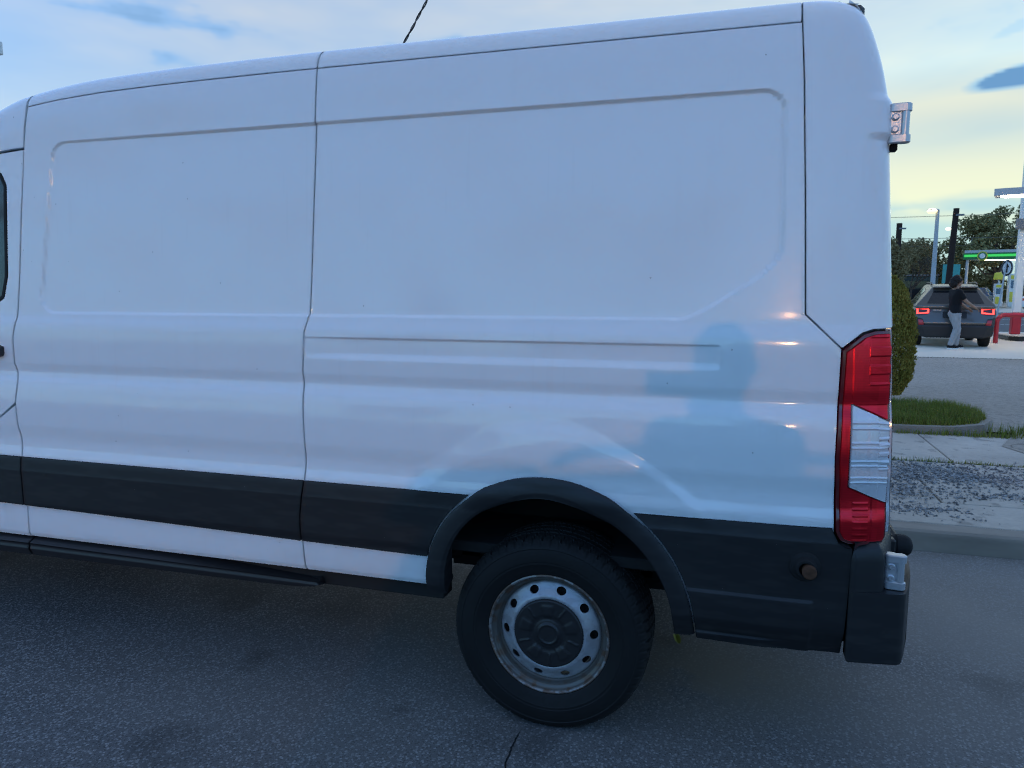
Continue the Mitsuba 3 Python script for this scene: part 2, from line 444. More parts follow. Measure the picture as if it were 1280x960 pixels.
def kerb_mesh(x0, x1, y0, y1, z1):
    p = Polygon([(y0, -0.05), (y0 + 0.012, z1 - 0.035), (y0 + 0.022, z1 - 0.012), (y0 + 0.045, z1), (y1, z1), (y1, -0.05)])
    m = extrude(p, x1 - x0)
    v = m.vertices
    return trimesh.Trimesh(np.stack([v[:, 2] + x0, v[:, 0], v[:, 1]], 1), m.faces, process=False)


pv = 'pavement'
struct('kerb', kerb_mesh(-40, -0.005, KERB_Y, 2.66, 0.12), 'kerb_concrete', 25)
for a, b in ((0.0, 2.9), (2.905, 5.8), (5.805, 8.7), (8.705, 40)):
    struct('kerb', kerb_mesh(a, b, KERB_Y, 2.66, 0.12), 'kerb_concrete', 25)
struct('pavement', sheet(-40, 2.66, 40, 6.3, 0.085), 'soil')
yb = [(2.667, 3.185), (3.20, 4.52), (4.545, 5.86)]
for r, (y0, y1) in enumerate(yb):
    x = -6.0 + 0.4 * r
    while x < 11:
        L = 1.52 if r else 2.4
        dz = 0.004 * math.sin(7.3 * x + r)
        part('pavement', 'slab', bevel_box(x + 0.006, y0, 0.02, x + L - 0.006, y1, 0.12 + dz, 0.006), 'concrete')
        x += L
struct('parking_lot', sheet(-60, 6.28, 60, 15.6, 0.106), 'lot_asphalt')
struct('forecourt', sheet(-60, 15.58, 60, 27.0, 0.114), 'pad_concrete')
struct('far_road', sheet(-120, 26.98, 160, 52.0, 0.104), 'road_far')
struct('far_forecourt', sheet(-60, 51.9, 120, 110.0, 0.112), 'pad_concrete')
for y in (33.0, 39.4, 45.0):
    struct('road_line', sheet(-40, y, 80, y + 0.22, 0.110), 'line_paint')
# the asphalt driveway to the right of the grass island
struct('driveway', trimesh.Trimesh([[3.25, 4.56, 0.1275], [9, 4.56, 0.1275], [9, 6.4, 0.1275], [3.45, 6.4, 0.1275], [3.0, 5.4, 0.1275]], [[0, 1, 4], [1, 2, 3], [1, 3, 4]], process=False), 'lot_asphalt')

# grass island with a kerb
isl = Polygon([(-9, 5.92), (2.35, 5.92), (2.75, 5.98), (3.05, 6.2), (3.22, 6.55), (3.22, 6.85), (3.02, 7.2), (2.6, 7.45), (2.2, 7.52), (-9, 7.52)]).buffer(0.05).buffer(-0.02)
ring = isl.difference(isl.buffer(-0.10))
struct('island_kerb', extrude(ring, 0.175, 0.02), 'kerb_concrete')
soil = extrude(isl.buffer(-0.10), 0.168, 0.02)
struct('island', soil, 'soil')


def blades(n, inside, base_z, hmin, hmax, w, seed, lean=0.5):
    g = np.random.default_rng(seed)
    x0, y0, x1, y1 = inside.bounds
    P = g.uniform([x0, y0], [x1, y1], (n * 2, 2))
    P = P[shapely.contains_xy(inside, P[:, 0], P[:, 1])][:n]
    dens = meshkit.fbm(np.c_[P * 2.2, P[:, 0] * 0], 3, seed)
    P = P[dens + g.uniform(-0.25, 0.25, len(P)) > 0.33]
    n = len(P)
    h = g.uniform(hmin, hmax, n) * (0.5 + meshkit.fbm(np.c_[P * 1.4, P[:, 0] * 0 + 3], 3, seed + 1))
    a, b = g.uniform(0, 2 * np.pi, n), g.uniform(0, 2 * np.pi, n)
    l = g.uniform(0.1, 1, n) * lean * h
    base = np.c_[P, np.full(n, base_z)]
    side = np.c_[np.cos(a), np.sin(a), a * 0] * (w * g.uniform(0.6, 1.3, n))[:, None]
    tip = base + np.c_[np.cos(b) * l, np.sin(b) * l, h]
    v = np.stack([base - side, base + side, tip], 1).reshape(-1, 3)
    return trimesh.Trimesh(v, np.arange(3 * n).reshape(-1, 3), process=False)


put('grass', cat([blades(42000, isl.buffer(-0.06).intersection(sbox(0.5, 5, 4, 8)), 0.185, 0.04, 0.13, 0.005, 3),
                  blades(700, sbox(1.2, 5.80, 3.3, 5.93), 0.12, 0.03, 0.08, 0.005, 4),
                  blades(900, sbox(1.0, 4.515, 4.2, 4.55), 0.115, 0.01, 0.05, 0.004, 5),
                  blades(900, sbox(3.05, 5.85, 3.7, 6.3), 0.12, 0.03, 0.12, 0.005, 6)]), 'grass_mat')
tag('grass', 'short scruffy green grass growing on the kerbed island behind the van', 'grass', kind='stuff')


def pebbles(n, fn, seed, smin, smax):
    g = np.random.default_rng(seed)
    P = fn(g, n)
    s = smin + (smax - smin) * g.random(len(P)) ** 2.5
    oc = V([[1, 0, 0], [-1, 0, 0], [0, 1, 0], [0, -1, 0], [0, 0, 0.7], [0, 0, -0.7]], float)
    of = V([[0, 2, 4], [2, 1, 4], [1, 3, 4], [3, 0, 4], [2, 0, 5], [1, 2, 5], [3, 1, 5], [0, 3, 5]])
    a = g.uniform(0, 6.28, len(P))
    jit = g.uniform(0.6, 1.25, (len(P), 6, 3))
    o = oc[None] * jit
    ca, sa = np.cos(a)[:, None], np.sin(a)[:, None]
    o = np.stack([o[..., 0] * ca - o[..., 1] * sa, o[..., 0] * sa + o[..., 1] * ca, o[..., 2]], -1) * s[:, None, None]
    v = (o + P[:, None]).reshape(-1, 3)
    f = (of[None] + 6 * np.arange(len(P))[:, None, None]).reshape(-1, 3)
    return trimesh.Trimesh(v, f, process=False)


def gravel_walk(g, n):
    P = np.c_[g.uniform(1.2, 5.0, n * 4), g.uniform(2.7, 5.5, n * 4)]
    d = meshkit.fbm(np.c_[P * V([1.3, 1.9]), P[:, 0] * 0], 4, 77)
    band = np.exp(-((P[:, 1] - 4.05) / 0.33) ** 2) * 1.0 + 0.55 * np.exp(-((P[:, 1] - 3.45) / 0.22) ** 2) + 0.7 * np.exp(-((P[:, 1] - 2.95) / 0.12) ** 2 - ((P[:, 0] - 1.85) / 0.35) ** 2)
    keep = g.random(len(P)) < band * np.clip((d - 0.33) * 3.5, 0.04, 1)
    P = P[keep][:n]
    return np.c_[P, np.full(len(P), 0.126)]


def gravel_road(g, n):
    P = np.c_[g.uniform(-3.5, 3.5, n), g.uniform(-1.2, 2.45, n)]
    edge = P[:, 1] > 2.2
    P = P[edge | (g.random(n) < 0.25)]
    return np.c_[P, np.full(len(P), 0.002)]


put('gravel', cat([pebbles(16000, gravel_walk, 21, 0.004, 0.017), pebbles(260, gravel_road, 22, 0.003, 0.008)]), 'gravel_mat')
tag('gravel', 'loose grey gravel strewn across the worn concrete pavement by the kerb', 'gravel', kind='stuff')

# fallen leaves
for (x, y, a, lab) in ((-3.05, 0.99, 0.4, 'small yellow leaf lying on the asphalt under the side step of the van'), (0.40, 0.86, 1.9, 'small pale leaf on the brown patch behind the rear wheel')):
    t = np.linspace(0, np.pi, 7)
    L, W = 0.035, 0.015
    o = np.r_[np.c_[np.cos(t) * L, np.sin(t) * W], np.c_[-np.cos(t[1:-1]) * L, -np.sin(t[1:-1]) * W]]
    z = 0.012 + 0.009 * np.abs(o[:, 1] / W) + 0.006 * np.sin(o[:, 0] * 60)
    R = V([[math.cos(a), -math.sin(a)], [math.sin(a), math.cos(a)]])
    v = np.vstack([np.c_[o @ R.T + V([x, y]), z], [[x, y, 0.006]]])
    n = len(o)
    k = numbered('fallen_leaf')
    put(k, trimesh.Trimesh(v, [[i, (i + 1) % n, n] for i in range(n)], process=False), 'leaf_yellow')
    tag(k, lab, 'leaf')

# ================================================================== VAN
van = thing('cargo_van', 'white high cargo van with black lower trim parked along the kerb', 'van')
W = 2.06
PROF = PchipInterpolator(
    [0.36, 0.42, 0.46, 0.495, 0.52, 0.58, 0.62, 0.70, 0.80, 0.858, 0.905, 0.935, 1.00, 1.07, 1.13, 1.175, 1.205, 1.222, 1.262, 1.30, 1.395, 1.414, 1.462, 1.50, 1.62, 1.80, 2.10, 2.22, 2.30, 2.358, 2.385, 2.408, 2.424, 2.434, 2.440],
    [0.085, 0.068, 0.050, 0.030, 0.020, 0.0165, 0.016, 0.014, 0.010, 0.004, 0.0145, 0.0165, 0.0100, 0.0108, 0.0160, 0.0235, 0.0335, 0.0365, 0.0315, 0.0325, 0.0365, 0.0385, 0.0500, 0.0540, 0.0648, 0.0775, 0.0960, 0.1020, 0.1070, 0.1140, 0.1210, 0.1340, 0.1510, 0.1680, 0.1860])
DROP = PchipInterpolator([-3.2, -2.8, -2.65, -2.47, -2.296, -1.875, -1.395, -0.9, 2], [0.62, 0.27, 0.185, 0.112, 0.060, 0.0165, 0.004, 0.0, 0.0])
ARC = V([0.025, 0.385])

INSET = Polygon([(-2.085, 2.168), (0.727, 2.174), (0.731, 1.69), (0.722, 1.655), (0.667, 1.60), (0.50, 1.492), (0.44, 1.466), (-2.19, 1.463), (-2.195, 1.55), (-2.15, 1.93), (-2.12, 2.168)]).buffer(-0.075).buffer(0.075)
SX, SZ = np.arange(-2.3, 0.9, 0.005), np.arange(1.40, 2.26, 0.004)
_gx, _gz = np.meshgrid(SX, SZ, indexing='ij')
_pt = shapely.points(_gx, _gz)
_sd = shapely.distance(INSET.exterior, _pt) * np.where(shapely.contains_xy(INSET, _gx, _gz), 1, -1)


def bilinear(tab, x, z):
    u = np.clip((x - SX[0]) / 0.005, 0, len(SX) - 1.001)
    w = np.clip((z - SZ[0]) / 0.004, 0, len(SZ) - 1.001)
    i, j = u.astype(int), w.astype(int)
    a, b = u - i, w - j
    return (tab[i, j] * (1 - a) + tab[i + 1, j] * a) * (1 - b) + (tab[i, j + 1] * (1 - a) + tab[i + 1, j + 1] * a) * b


def body_y(x, z):
    x, z = np.asarray(x, float), np.asarray(z, float)
    dr_ = np.where(x < -0.9, DROP(np.clip(x, -3.2, 2)), 0)
    y = PROF(np.clip(z + dr_ * nss(1.95, 2.32, z + dr_), 0.36, 2.4399))
    # boat tail and the nose drawing in
    y = y + 0.0015 * (np.clip(x - 0.5, 0, 2) / 0.4) ** 2 + 0.16 * (np.clip(-3.55 - x, 0, 2) / 1.2) ** 2.2
    # large pressed panel
    ins = nss(0.0, 0.012, bilinear(_sd, x, z)) * ((x > -2.3) & (x < 0.8) & (z > 1.41) & (z < 2.25))
    y = y + 0.0115 * ins * (0.72 + 0.28 * nss(-2.2, -1.2, x))
    # channel of the sliding rail
    top = nss(1.3925, 1.3865, z)
    bot = nss(1.309, 1.336, z)
    ch = top * bot * (0.15 + 0.85 * nss(-0.93, -0.70, x)) * (0.42 + 0.58 * nss(0.545, 0.385, x)) * nss(0.553, 0.549, x) * (x > -0.93)
    y = y + 0.0110 * ch
    line = nss(1.318, 1.324, z) * top * ((x > -0.925) & (x < 0.551))
    y = y + 0.0012 * line
    # swelling round the rear wheel
    r = np.hypot(x - ARC[0], (z - ARC[1]))
    up = nss(0.55, 1.0, (z - ARC[1]) / np.maximum(r, 1e-3)) * nss(0.45, 0.0, x)
    fl = nss(0.703 + 0.055 * up, 0.660 - 0.02 * up, r) * nss(0.80, 0.93, z) * (x > -0.9)
    y = y - 0.012 * fl
    rf = np.hypot(x + 3.75, z - 0.385)
    y = y - 0.016 * nss(0.62, 0.50, rf) * nss(0.5, 0.7, z)
    return y


SC, A0, B0 = 0.72, 0.36, 0.15
XR = PchipInterpolator([0.3, 0.8, 1.07, 1.7, 2.05, 2.13, 2.215, 2.289, 2.367, 2.414, 2.44], [1.088, 1.088, 1.083, 1.052, 1.030, 1.024, 1.008, 0.988, 0.960, 0.933, 0.90])
_ph = np.linspace(0, np.pi / 2, 4001)
_ex = 2.9
_sx, _sy = np.sin(_ph) ** (2 / _ex), 1 - np.cos(_ph) ** (2 / _ex)
_al = np.r_[0, np.cumsum(np.hypot(np.diff(_sx) * A0, np.diff(_sy) * B0))]
SMAX = SC + _al[-1]


def base_pos(s, z):
    s, z = np.asarray(s, float), np.asarray(z, float)
    L = np.clip(s - SC, 0, _al[-1])
    X, Yc = np.interp(L, _al, _sx), np.interp(L, _al, _sy)
    x = np.where(s > SC, SC + (XR(z) - SC) * X, s)
    y = body_y(x, z) + B0 * Yc * (s > SC)
    # raised housing for the upper hinge
    hb = nss(0.93, 1.03, x) * nss(2.005, 2.035, z) * nss(2.155, 2.120, z) * (s > SC)
    return np.stack([x + 0.012 * hb * Yc, y - 0.016 * hb, z], -1)


def s_of(x, z):
    X = np.clip((np.asarray(x, float) - SC) / (XR(z) - SC), 0, 1)
    return np.where(np.asarray(x) > SC, SC + np.interp(X, _sx, _al), x)


def _normal(fn, s, z, e=0.0015):
    a = fn(s + e, z) - fn(s - e, z)
    b = fn(s, z + e) - fn(s, z - e)
    n = np.cross(a, b)
    return n / (np.linalg.norm(n, axis=-1, keepdims=True) + 1e-12)


def surf(s, z, off=None):
    P = base_pos(s, z)
    if off is None:
        return P
    return P + _normal(base_pos, s, z, 0.004) * off(s, z)[..., None]


def sp(pts):
    """polygon from (x, z) corners, edges subdivided, turned into (s, z)"""
    r = V(Polygon(pts).segmentize(0.03).exterior.coords) if not isinstance(pts, Polygon) else V(pts.segmentize(0.03).exterior.coords)
    return Polygon(np.c_[s_of(r[:, 0], r[:, 1]), r[:, 1]])


def resample(r, d):
    L = LineString(r.coords)
    n = max(int(L.length / d), 8)
    return V([L.interpolate(i / n, normalized=True).coords[0] for i in range(n)])


def panel(poly, off=None, gap=0.0022, ds=0.012, dz=0.004, lip=0.016, edge=0.0025, bs=0.006, mirror=False):
    if gap:
        poly = poly.buffer(-gap, join_style=2)
    if poly.geom_type != 'Polygon':
        poly = max(poly.geoms, key=lambda g: g.area)
    rings = [resample(r, bs) for r in [poly.exterior, *poly.interiors]]
    inner = poly.buffer(-edge)
    irings = []
    for q in (inner.geoms if hasattr(inner, 'geoms') else [inner]):
        if not q.is_empty:
            irings += [resample(r, bs) for r in [q.exterior, *q.interiors]]
    x0, z0, x1, z1 = poly.bounds
    gx, gz = np.meshgrid(np.arange(x0, x1, ds), np.arange(z0, z1, dz), indexing='ij')
    core = poly.buffer(-edge * 1.5 - 0.3 * dz)
    shapely.prepare(core)
    m = shapely.contains_xy(core, gx, gz)
    P = np.vstack([*rings, *irings, np.c_[gx[m], gz[m]]])
    k = dz / ds
    tri = Delaunay(np.c_[P[:, 0] * k, P[:, 1]] + np.random.default_rng(1).uniform(-1e-6, 1e-6, P.shape)).simplices
    c = P[tri].mean(1)
    grown = poly.buffer(1e-6)
    shapely.prepare(grown)
    tri = tri[shapely.contains_xy(grown, c[:, 0], c[:, 1])]
    e1, e2 = P[tri[:, 1]] - P[tri[:, 0]], P[tri[:, 2]] - P[tri[:, 0]]
    ar = e1[:, 0] * e2[:, 1] - e1[:, 1] * e2[:, 0]
    tri = np.where((ar > 0)[:, None], tri, tri[:, ::-1])
    tri = tri[np.abs(ar) > 1e-10]
    fn = (lambda s, z: surf(s, z, off))
    Q = fn(P[:, 0], P[:, 1])
    N = _normal(fn, P[:, 0], P[:, 1])
    nb = sum(map(len, rings))
    Q[:nb] -= N[:nb] * edge
    # tilt edge normals outwards so that they catch light
    at = 0
    wv, wf, wn, base = [], [], [], len(Q)
    for r in rings:
        n = len(r)
        idx = np.arange(at, at + n)
        top = Q[idx]
        low = top - N[idx] * lip
        tan = np.roll(top, -1, 0) - np.roll(top, 1, 0)
        wnrm = np.cross(tan, N[idx])
        wnrm /= np.linalg.norm(wnrm, axis=1, keepdims=True) + 1e-12
        N2 = N[idx] * 0.75 + wnrm * 0.65
        N[idx] = N2 / np.linalg.norm(N2, axis=1, keepdims=True)
        j = np.arange(n)
        b = base + sum(len(x) for x in wv)
        wv += [top, low]
        wn += [wnrm, wnrm]
        wf.append(np.vstack([np.stack([b + j, b + n + j, b + (j + 1) % n], 1), np.stack([b + (j + 1) % n, b + n + j, b + n + (j + 1) % n], 1)]))
        at += n
    v, f, nn = np.vstack([Q, *wv]), np.vstack([tri, *wf]), np.vstack([N, *wn])
    if mirror:
        v[:, 1] = W - v[:, 1]
        nn[:, 1] *= -1
        f = f[:, ::-1]
    return {'type': 'ply', 'filename': meshkit.write_ply((v, f), False, None, None, normals=nn), 'face_normals': False}


def const(c):
    return lambda s, z: np.full(np.shape(s), float(c))


SEAM_A = [(-2.258, 2.364), (-2.251, 2.31), (-2.271, 2.15), (-2.292, 1.87), (-2.318, 1.451), (-2.338, 1.36), (-2.335, 1.25), (-2.316, 1.173), (-2.326, 1.087), (-2.320, 0.99), (-2.304, 0.87), (-2.310, 0.645), (-2.319, 0.513), (-2.32, 0.494)]
SEAM_B = [(-0.885, 2.44), (-0.89, 2.36), (-0.892, 2.175), (-0.905, 1.87), (-0.917, 1.465), (-0.930, 1.41), (-0.937, 1.26), (-0.926, 1.00), (-0.928, 0.86), (-0.950, 0.72), (-0.954, 0.613), (-0.947, 0.494)]
SEAM_C = [(0.759, 2.361), (0.771, 2.19), (0.788, 1.855), (0.803, 1.491), (0.910, 1.388)]
gz_ = lambda x: 2.361 - float(DROP(x)) * 0.80
GUT = [(x, gz_(x)) for x in (-2.251, -2.1, -1.875, -1.6, -1.395, -1.1, -0.885)]


def below(seam, z):
    return [p for p in seam if p[1] < z]


outer_arch = [(-0.446, 0.494), (-0.436, 0.56), (-0.428, 0.613), (-0.402, 0.69), (-0.365, 0.755), (-0.274, 0.855), (-0.151, 0.916), (-0.021, 0.942), (0.106, 0.929), (0.24, 0.888), (0.332, 0.813), (0.409, 0.713), (0.465, 0.614), (0.500, 0.50), (0.512, 0.44)]
inner_arch = [(-0.362, 0.494), (-0.358, 0.56), (-0.351, 0.621), (-0.308, 0.719), (-0.224, 0.799), (-0.12, 0.848), (-0.021, 0.867), (0.106, 0.856), (0.222, 0.808), (0.316, 0.722), (0.391, 0.613), (0.422, 0.529), (0.443, 0.44)]


def smooth_curve(pts, n=90):
    p = V(pts)
    t = np.r_[0, np.cumsum(np.linalg.norm(np.diff(p, axis=0), axis=1))]
    from scipy.interpolate import UnivariateSpline
    u = np.linspace(0, t[-1], n)
    return np.c_[UnivariateSpline(t, p[:, 0], s=2e-4)(u), UnivariateSpline(t, p[:, 1], s=2e-4)(u)]


OA, IA = smooth_curve(outer_arch), smooth_curve(inner_arch)
ARCH_HOLE = Polygon(np.vstack([IA, [[0.46, 0.2], [-0.37, 0.2]]])).buffer(0.012)
SILL_Z = 0.492

# middle side panel, quarter panel
mid = Polygon(GUT + below(SEAM_B, 2.36) + SEAM_A[::-1][:-1])
part(van, 'side_panel', panel(mid), 'white_paint')
LAMP = [(0.909, 1.384), (0.968, 1.432), (1.00, 1.442), (1.050, 1.444), (1.0565, 1.40), (1.0600, 1.16), (1.0640, 0.81), (1.055, 0.790), (0.955, 0.790), (0.930, 0.800), (0.914, 0.83), (0.9035, 1.06)]
quarter = Polygon([(-0.885, 2.361)] + SEAM_C + [(0.9055, 1.06), (0.914, 0.80), (0.94, 0.60), (0.94, 0.46), (0.50, 0.46), (0.46, SILL_Z)] + [(-0.30, SILL_Z)] + below(SEAM_B, 2.36)[::-1])
quarter_s = sp(quarter).difference(sp(ARCH_HOLE))
part(van, 'quarter_panel', panel(quarter_s), 'white_paint')
# roof rails above the gutter
rail1 = Polygon([(x, z) for x, z in GUT] + [(-0.885, 2.4395)] + [(x, 2.4395 - float(DROP(x))) for x in np.linspace(-0.9, -2.255, 16)])
rail2 = Polygon([(-0.885, 2.361), (0.757, 2.361), (0.757, 2.4395), (-0.885, 2.4395)])
rail2 = sp(rail2)
part(van, 'roof_rail', panel(rail1, dz=0.003), 'white_paint')
part(van, 'roof_rail', panel(rail2, dz=0.003), 'white_paint')
# rear corner pillar
pil = Polygon([(0.757, 2.4395)] + SEAM_C[0:] + [(0.968, 1.436), (1.00, 1.446), (1.050, 1.448), (1.062, 1.40)])
pr = V(pil.segmentize(0.03).exterior.coords)
pil_s = Polygon(np.vstack([np.c_[s_of(pr[:, 0], pr[:, 1]), pr[:, 1]][: -1]]))
# its rear edge runs up the full corner
lefts = [(float(s_of(x, z)), z) for x, z in V(LineString([(0.757, 2.4395)] + SEAM_C).segmentize(0.03).coords)]
topl = [(float(s_of(x, z)), z) for x, z in ((0.968, 1.436), (1.0, 1.446), (1.050, 1.448))]
pillar_s = Polygon(lefts + topl + [(SMAX - 0.02, 1.448), (SMAX - 0.02, 0.80), (SMAX, 0.80), (SMAX, 2.4395)])
part(van, 'rear_pillar', panel(pillar_s, ds=0.006), 'white_paint')

# black rub strips
CH = lambda s, z: 0.004 + 0.013 * np.clip((0.858 - z) / 0.060, 0, 1) ** 0.9 - 0.006 * nss(0.66, 0.62, z)
stripA = Polygon(below(SEAM_A, 0.861)[:1] and [(-2.304, 0.859)] + [(-0.928, 0.859), (-0.950, 0.72), (-0.953, 0.616), (-2.312, 0.642)])
stripA = Polygon([(-2.304, 0.860), (-0.928, 0.859), (-0.950, 0.72), (-0.953, 0.615), (-2.312, 0.640)])
part(van, 'rub_strip', panel(stripA, CH, ds=0.02), 'black_cladding')
stripB = Polygon([(-0.928, 0.859), (0.0, 0.857), (0.0, 0.5), (-0.44, 0.608), (-0.953, 0.615), (-0.950, 0.72)]).difference(Polygon(np.vstack([OA, [[0.6, 0.3], [-0.46, 0.3]]])).buffer(0.001))
stripB = stripB if stripB.geom_type == 'Polygon' else max(stripB.geoms, key=lambda g: g.area)
part(van, 'rub_strip', panel(stripB, CH, ds=0.02), 'black_cladding')
stripF = Polygon([(-3.30, 0.864), (-2.304, 0.860), (-2.312, 0.640), (-3.30, 0.655)])
part(van, 'rub_strip', panel(stripF, CH, ds=0.02), 'black_cladding')

# wheel arch trim
trim = Polygon(np.vstack([OA, IA[::-1]]))
_ot = cKDTree(V(LineString(OA).segmentize(0.004).coords))


def trim_off(s, z):
    d = _ot.query(np.stack([s, z], -1).reshape(-1, 2))[0].reshape(np.shape(s))
    return 0.014 + 0.016 * np.sqrt(np.clip(1 - (1 - np.clip(d / 0.055, 0, 1)) ** 2, 0, 1)) - 0.006 * nss(0.058, 0.076, d)


part(van, 'wheel_arch_trim', panel(trim, trim_off, gap=0.001, ds=0.005, lip=0.075), 'black_cladding')

# rear lower cladding and its ridges
BUMP_S = 0.955
clad = Polygon([(0.20, 0.843), (0.906, 0.846), (0.911, 0.83), (0.925, 0.80), (0.945, 0.788), (0.962, 0.788), (0.957, 0.62), (0.951, 0.425), (0.447, 0.438)]).difference(Polygon(np.vstack([OA, [[0.512, 0.30], [-0.46, 0.3]]])).buffer(0.0015))
clad = clad if clad.geom_type == 'Polygon' else max(clad.geoms, key=lambda g: g.area)


def clad_off(s, z):
    o = 0.006 + 0.016 * np.clip((0.846 - z) / 0.050, 0, 1) ** 0.9
    ridge = nss(0.610, 0.598, z) * nss(0.862, 0.845, s)
    o = o + 0.006 * ridge
    ledge = nss(0.474, 0.466, z)
    o = o + 0.008 * ledge * nss(0.80, 0.70, s)
    o = o + 0.004 * nss(0.925, 0.950, s)
    return o


part(van, 'lower_cladding', panel(sp(clad), clad_off, ds=0.008, dz=0.003, lip=0.05), 'black_cladding')

# sill trim under the doors (tapering to the rear) and a dark inner sill
sill_prof = [(-4.2, 0.40), (-1.15, 0.436), (-0.97, 0.442), (-0.90, 0.456), (-0.88, 0.474), (-0.95, 0.488), (-2.32, 0.488), (-4.2, 0.470)]
part(van, 'side_step', panel(Polygon([(-2.316, 0.4235), (-1.15, 0.436), (-0.99, 0.441), (-0.91, 0.452), (-0.88, 0.468), (-0.90, 0.476), (-2.316, 0.486)]), lambda s, z: 0.030 + 0.012 * nss(0.478, 0.462, z) + 0.0 * s, ds=0.02, dz=0.003, lip=0.05), 'black_plastic')
part(van, 'side_step', panel(Polygon([(-3.3, 0.412), (-2.32, 0.4235), (-2.32, 0.486), (-3.3, 0.478)]), lambda s, z: 0.030 + 0.012 * nss(0.478, 0.462, z) + 0.0 * s, ds=0.02, dz=0.003, lip=0.05), 'black_plastic')
part(van, 'inner_sill', cat([bevel_box(-3.2, 0.075, 0.425, -0.40, 0.16, 0.62), bevel_box(0.55, 0.08, 0.45, 1.05, 0.16, 0.62)]), 'under_dark')

# tail lamp
tl = part(van, 'tail_lamp', panel(sp(LAMP), const(0.004), gap=0.0015, ds=0.006, lip=0.05), 'dark_red_lens')
CLEAR = [(0.944, 1.219), (1.0545, 1.165), (1.0565, 0.917), (0.9445, 0.973)]
red_s = sp(Polygon(LAMP).buffer(-0.012).intersection(sbox(0, 0, 1.058, 2)).intersection(Polygon([(0.9, 0.7), (1.1, 0.7), (1.1, 1.5), (0.9, 1.5)]))).difference(sp(CLEAR).buffer(0.003))
red_s = red_s if red_s.geom_type == 'Polygon' else max(red_s.geoms, key=lambda g: g.area)


def red_off(s, z):
    u = s - float(s_of(0.944, 1.2))
    o = 0.009 + 0 * s
    o = o + 0.003 * ((u > 0.0) & (z > 1.22)) * (0.4 + 0.6 * np.clip(u / 0.12, 0, 1))
    o = o + 0.0015 * np.sign(np.sin(z * 115)) * ((z > 1.28) & (z < 1.42) & (u > 0.05))
    o = o + 0.0012 * np.maximum(0, np.sin(z * 330)) * ((z < 0.93) & (u > 0.01) & (u < 0.055))
    o = o + 0.003 * nss(0.060, 0.066, u) * (z < 0.96)
    return o


part(tl, 'red_lens', panel(red_s, red_off, gap=0.0, ds=0.003, dz=0.003, lip=0.012), 'red_lens_mat')


def clear_off(s, z):
    u = s - float(s_of(0.944, 1.1))
    rib = np.zeros_like(s)
    for zz in (1.165, 1.148, 1.105, 1.090, 1.050, 1.036, 1.000, 0.986):
        rib = rib + np.exp(-((z - zz + 0.12 * np.clip(u - 0.07, 0, 1)) / 0.0022) ** 2)
    o = 0.0125 - 0.0045 * nss(0.0, 0.02, u) + 0.003 * nss(0.045, 0.06, u) - 0.003 * nss(0.08, 0.085, u) + 0.0025 * rib
    o = o + 0.002 * np.sign(np.sin(z * 260)) * ((u > 0.085) & (z > 1.02) & (z < 1.12))
    return o


part(tl, 'clear_lens', panel(sp(CLEAR), clear_off, gap=0.0, ds=0.003, dz=0.002, lip=0.012), 'clear_lens_mat')

# rear doors, header and far side
def rear_x(y, z):
    return XR(z) + 0.022 * (1 - ((y - W / 2) / 0.86) ** 2) - 0.002


def rear_patch(y0, y1, z0, z1, off=0.0, n=24):
    y = np.linspace(y0, y1, n)
    z = np.linspace(z0, z1, 40)
    Yg, Zg = np.meshgrid(y, z, indexing='ij')
    m = grid_sheet(rear_x(Yg, Zg) + off, Yg, Zg)
    return cat([m, grid_sheet(rear_x(Yg, Zg) + off - 0.03, Yg, Zg)])


ye = 0.235
d1 = part(van, 'rear_door', rear_patch(ye, W / 2 - 0.003, 0.80, 2.27), 'white_paint', True)
d2 = part(van, 'rear_door', rear_patch(W / 2 + 0.003, W - ye, 0.80, 2.27), 'white_paint', True)
part(d1, 'handle', bevel_box(1.09, W / 2 - 0.16, 1.02, 1.125, W / 2 - 0.05, 1.07, 0.008), 'black_plastic')
part(van, 'rear_header', rear_patch(0.19, W - 0.19, 2.276, 2.434, -0.014), 'white_paint', True)
# roof skin
xs = np.r_[np.linspace(-2.95, -0.95, 30), np.linspace(-0.9, 0.92, 20)]
ys = np.linspace(0.184, W - 0.184, 40)
Xg, Yg = np.meshgrid(xs, ys, indexing='ij')
Zg = 2.4385 - np.where(Xg < -0.9, DROP(np.clip(Xg, -3.2, 2)), 0) + 0.055 * (1 - ((Yg - W / 2) / 0.846) ** 2) - 0.02 * nss(0.70, 0.95, Xg)
part(van, 'roof', grid_sheet(Xg, Yg, Zg), 'white_paint', True)
part(van, 'rear_camera', bevel_box(0.90, W / 2 - 0.76, 2.40, 0.95, W / 2 - 0.66, 2.447, 0.012), 'black_plastic')
part(van, 'high_brake_light', bevel_box(0.955, W / 2 - 0.2, 2.36, 1.005, W / 2 + 0.2, 2.40, 0.008), 'dark_red_lens')
far_side = Polygon([(x, 2.434 - float(DROP(x))) for x in np.linspace(-2.9, -0.9, 12)] + [(0.9, 2.434), (1.02, 2.2), (1.07, 1.7), (1.08, 0.8), (1.08, 0.46), (0.47, 0.46)] + [tuple(p) for p in IA[::-1]] + [(-0.40, 0.492), (-3.32, 0.492), (-3.38, 0.75), (-3.55, 0.87), (-3.75, 0.90), (-3.95, 0.87), (-4.12, 0.75), (-4.18, 0.5), (-4.7, 0.5), (-4.72, 0.95), (-4.55, 1.12), (-3.95, 1.38)])
part(van, 'far_side_panel', panel(sp(far_side), ds=0.05, dz=0.02, bs=0.03, mirror=True), 'white_paint')
part(van, 'far_lower_trim', panel(Polygon([(-3.2, 0.86), (-0.50, 0.86), (-0.50, 0.61), (-3.2, 0.64)]), CH, ds=0.05, dz=0.01, mirror=True), 'black_cladding')

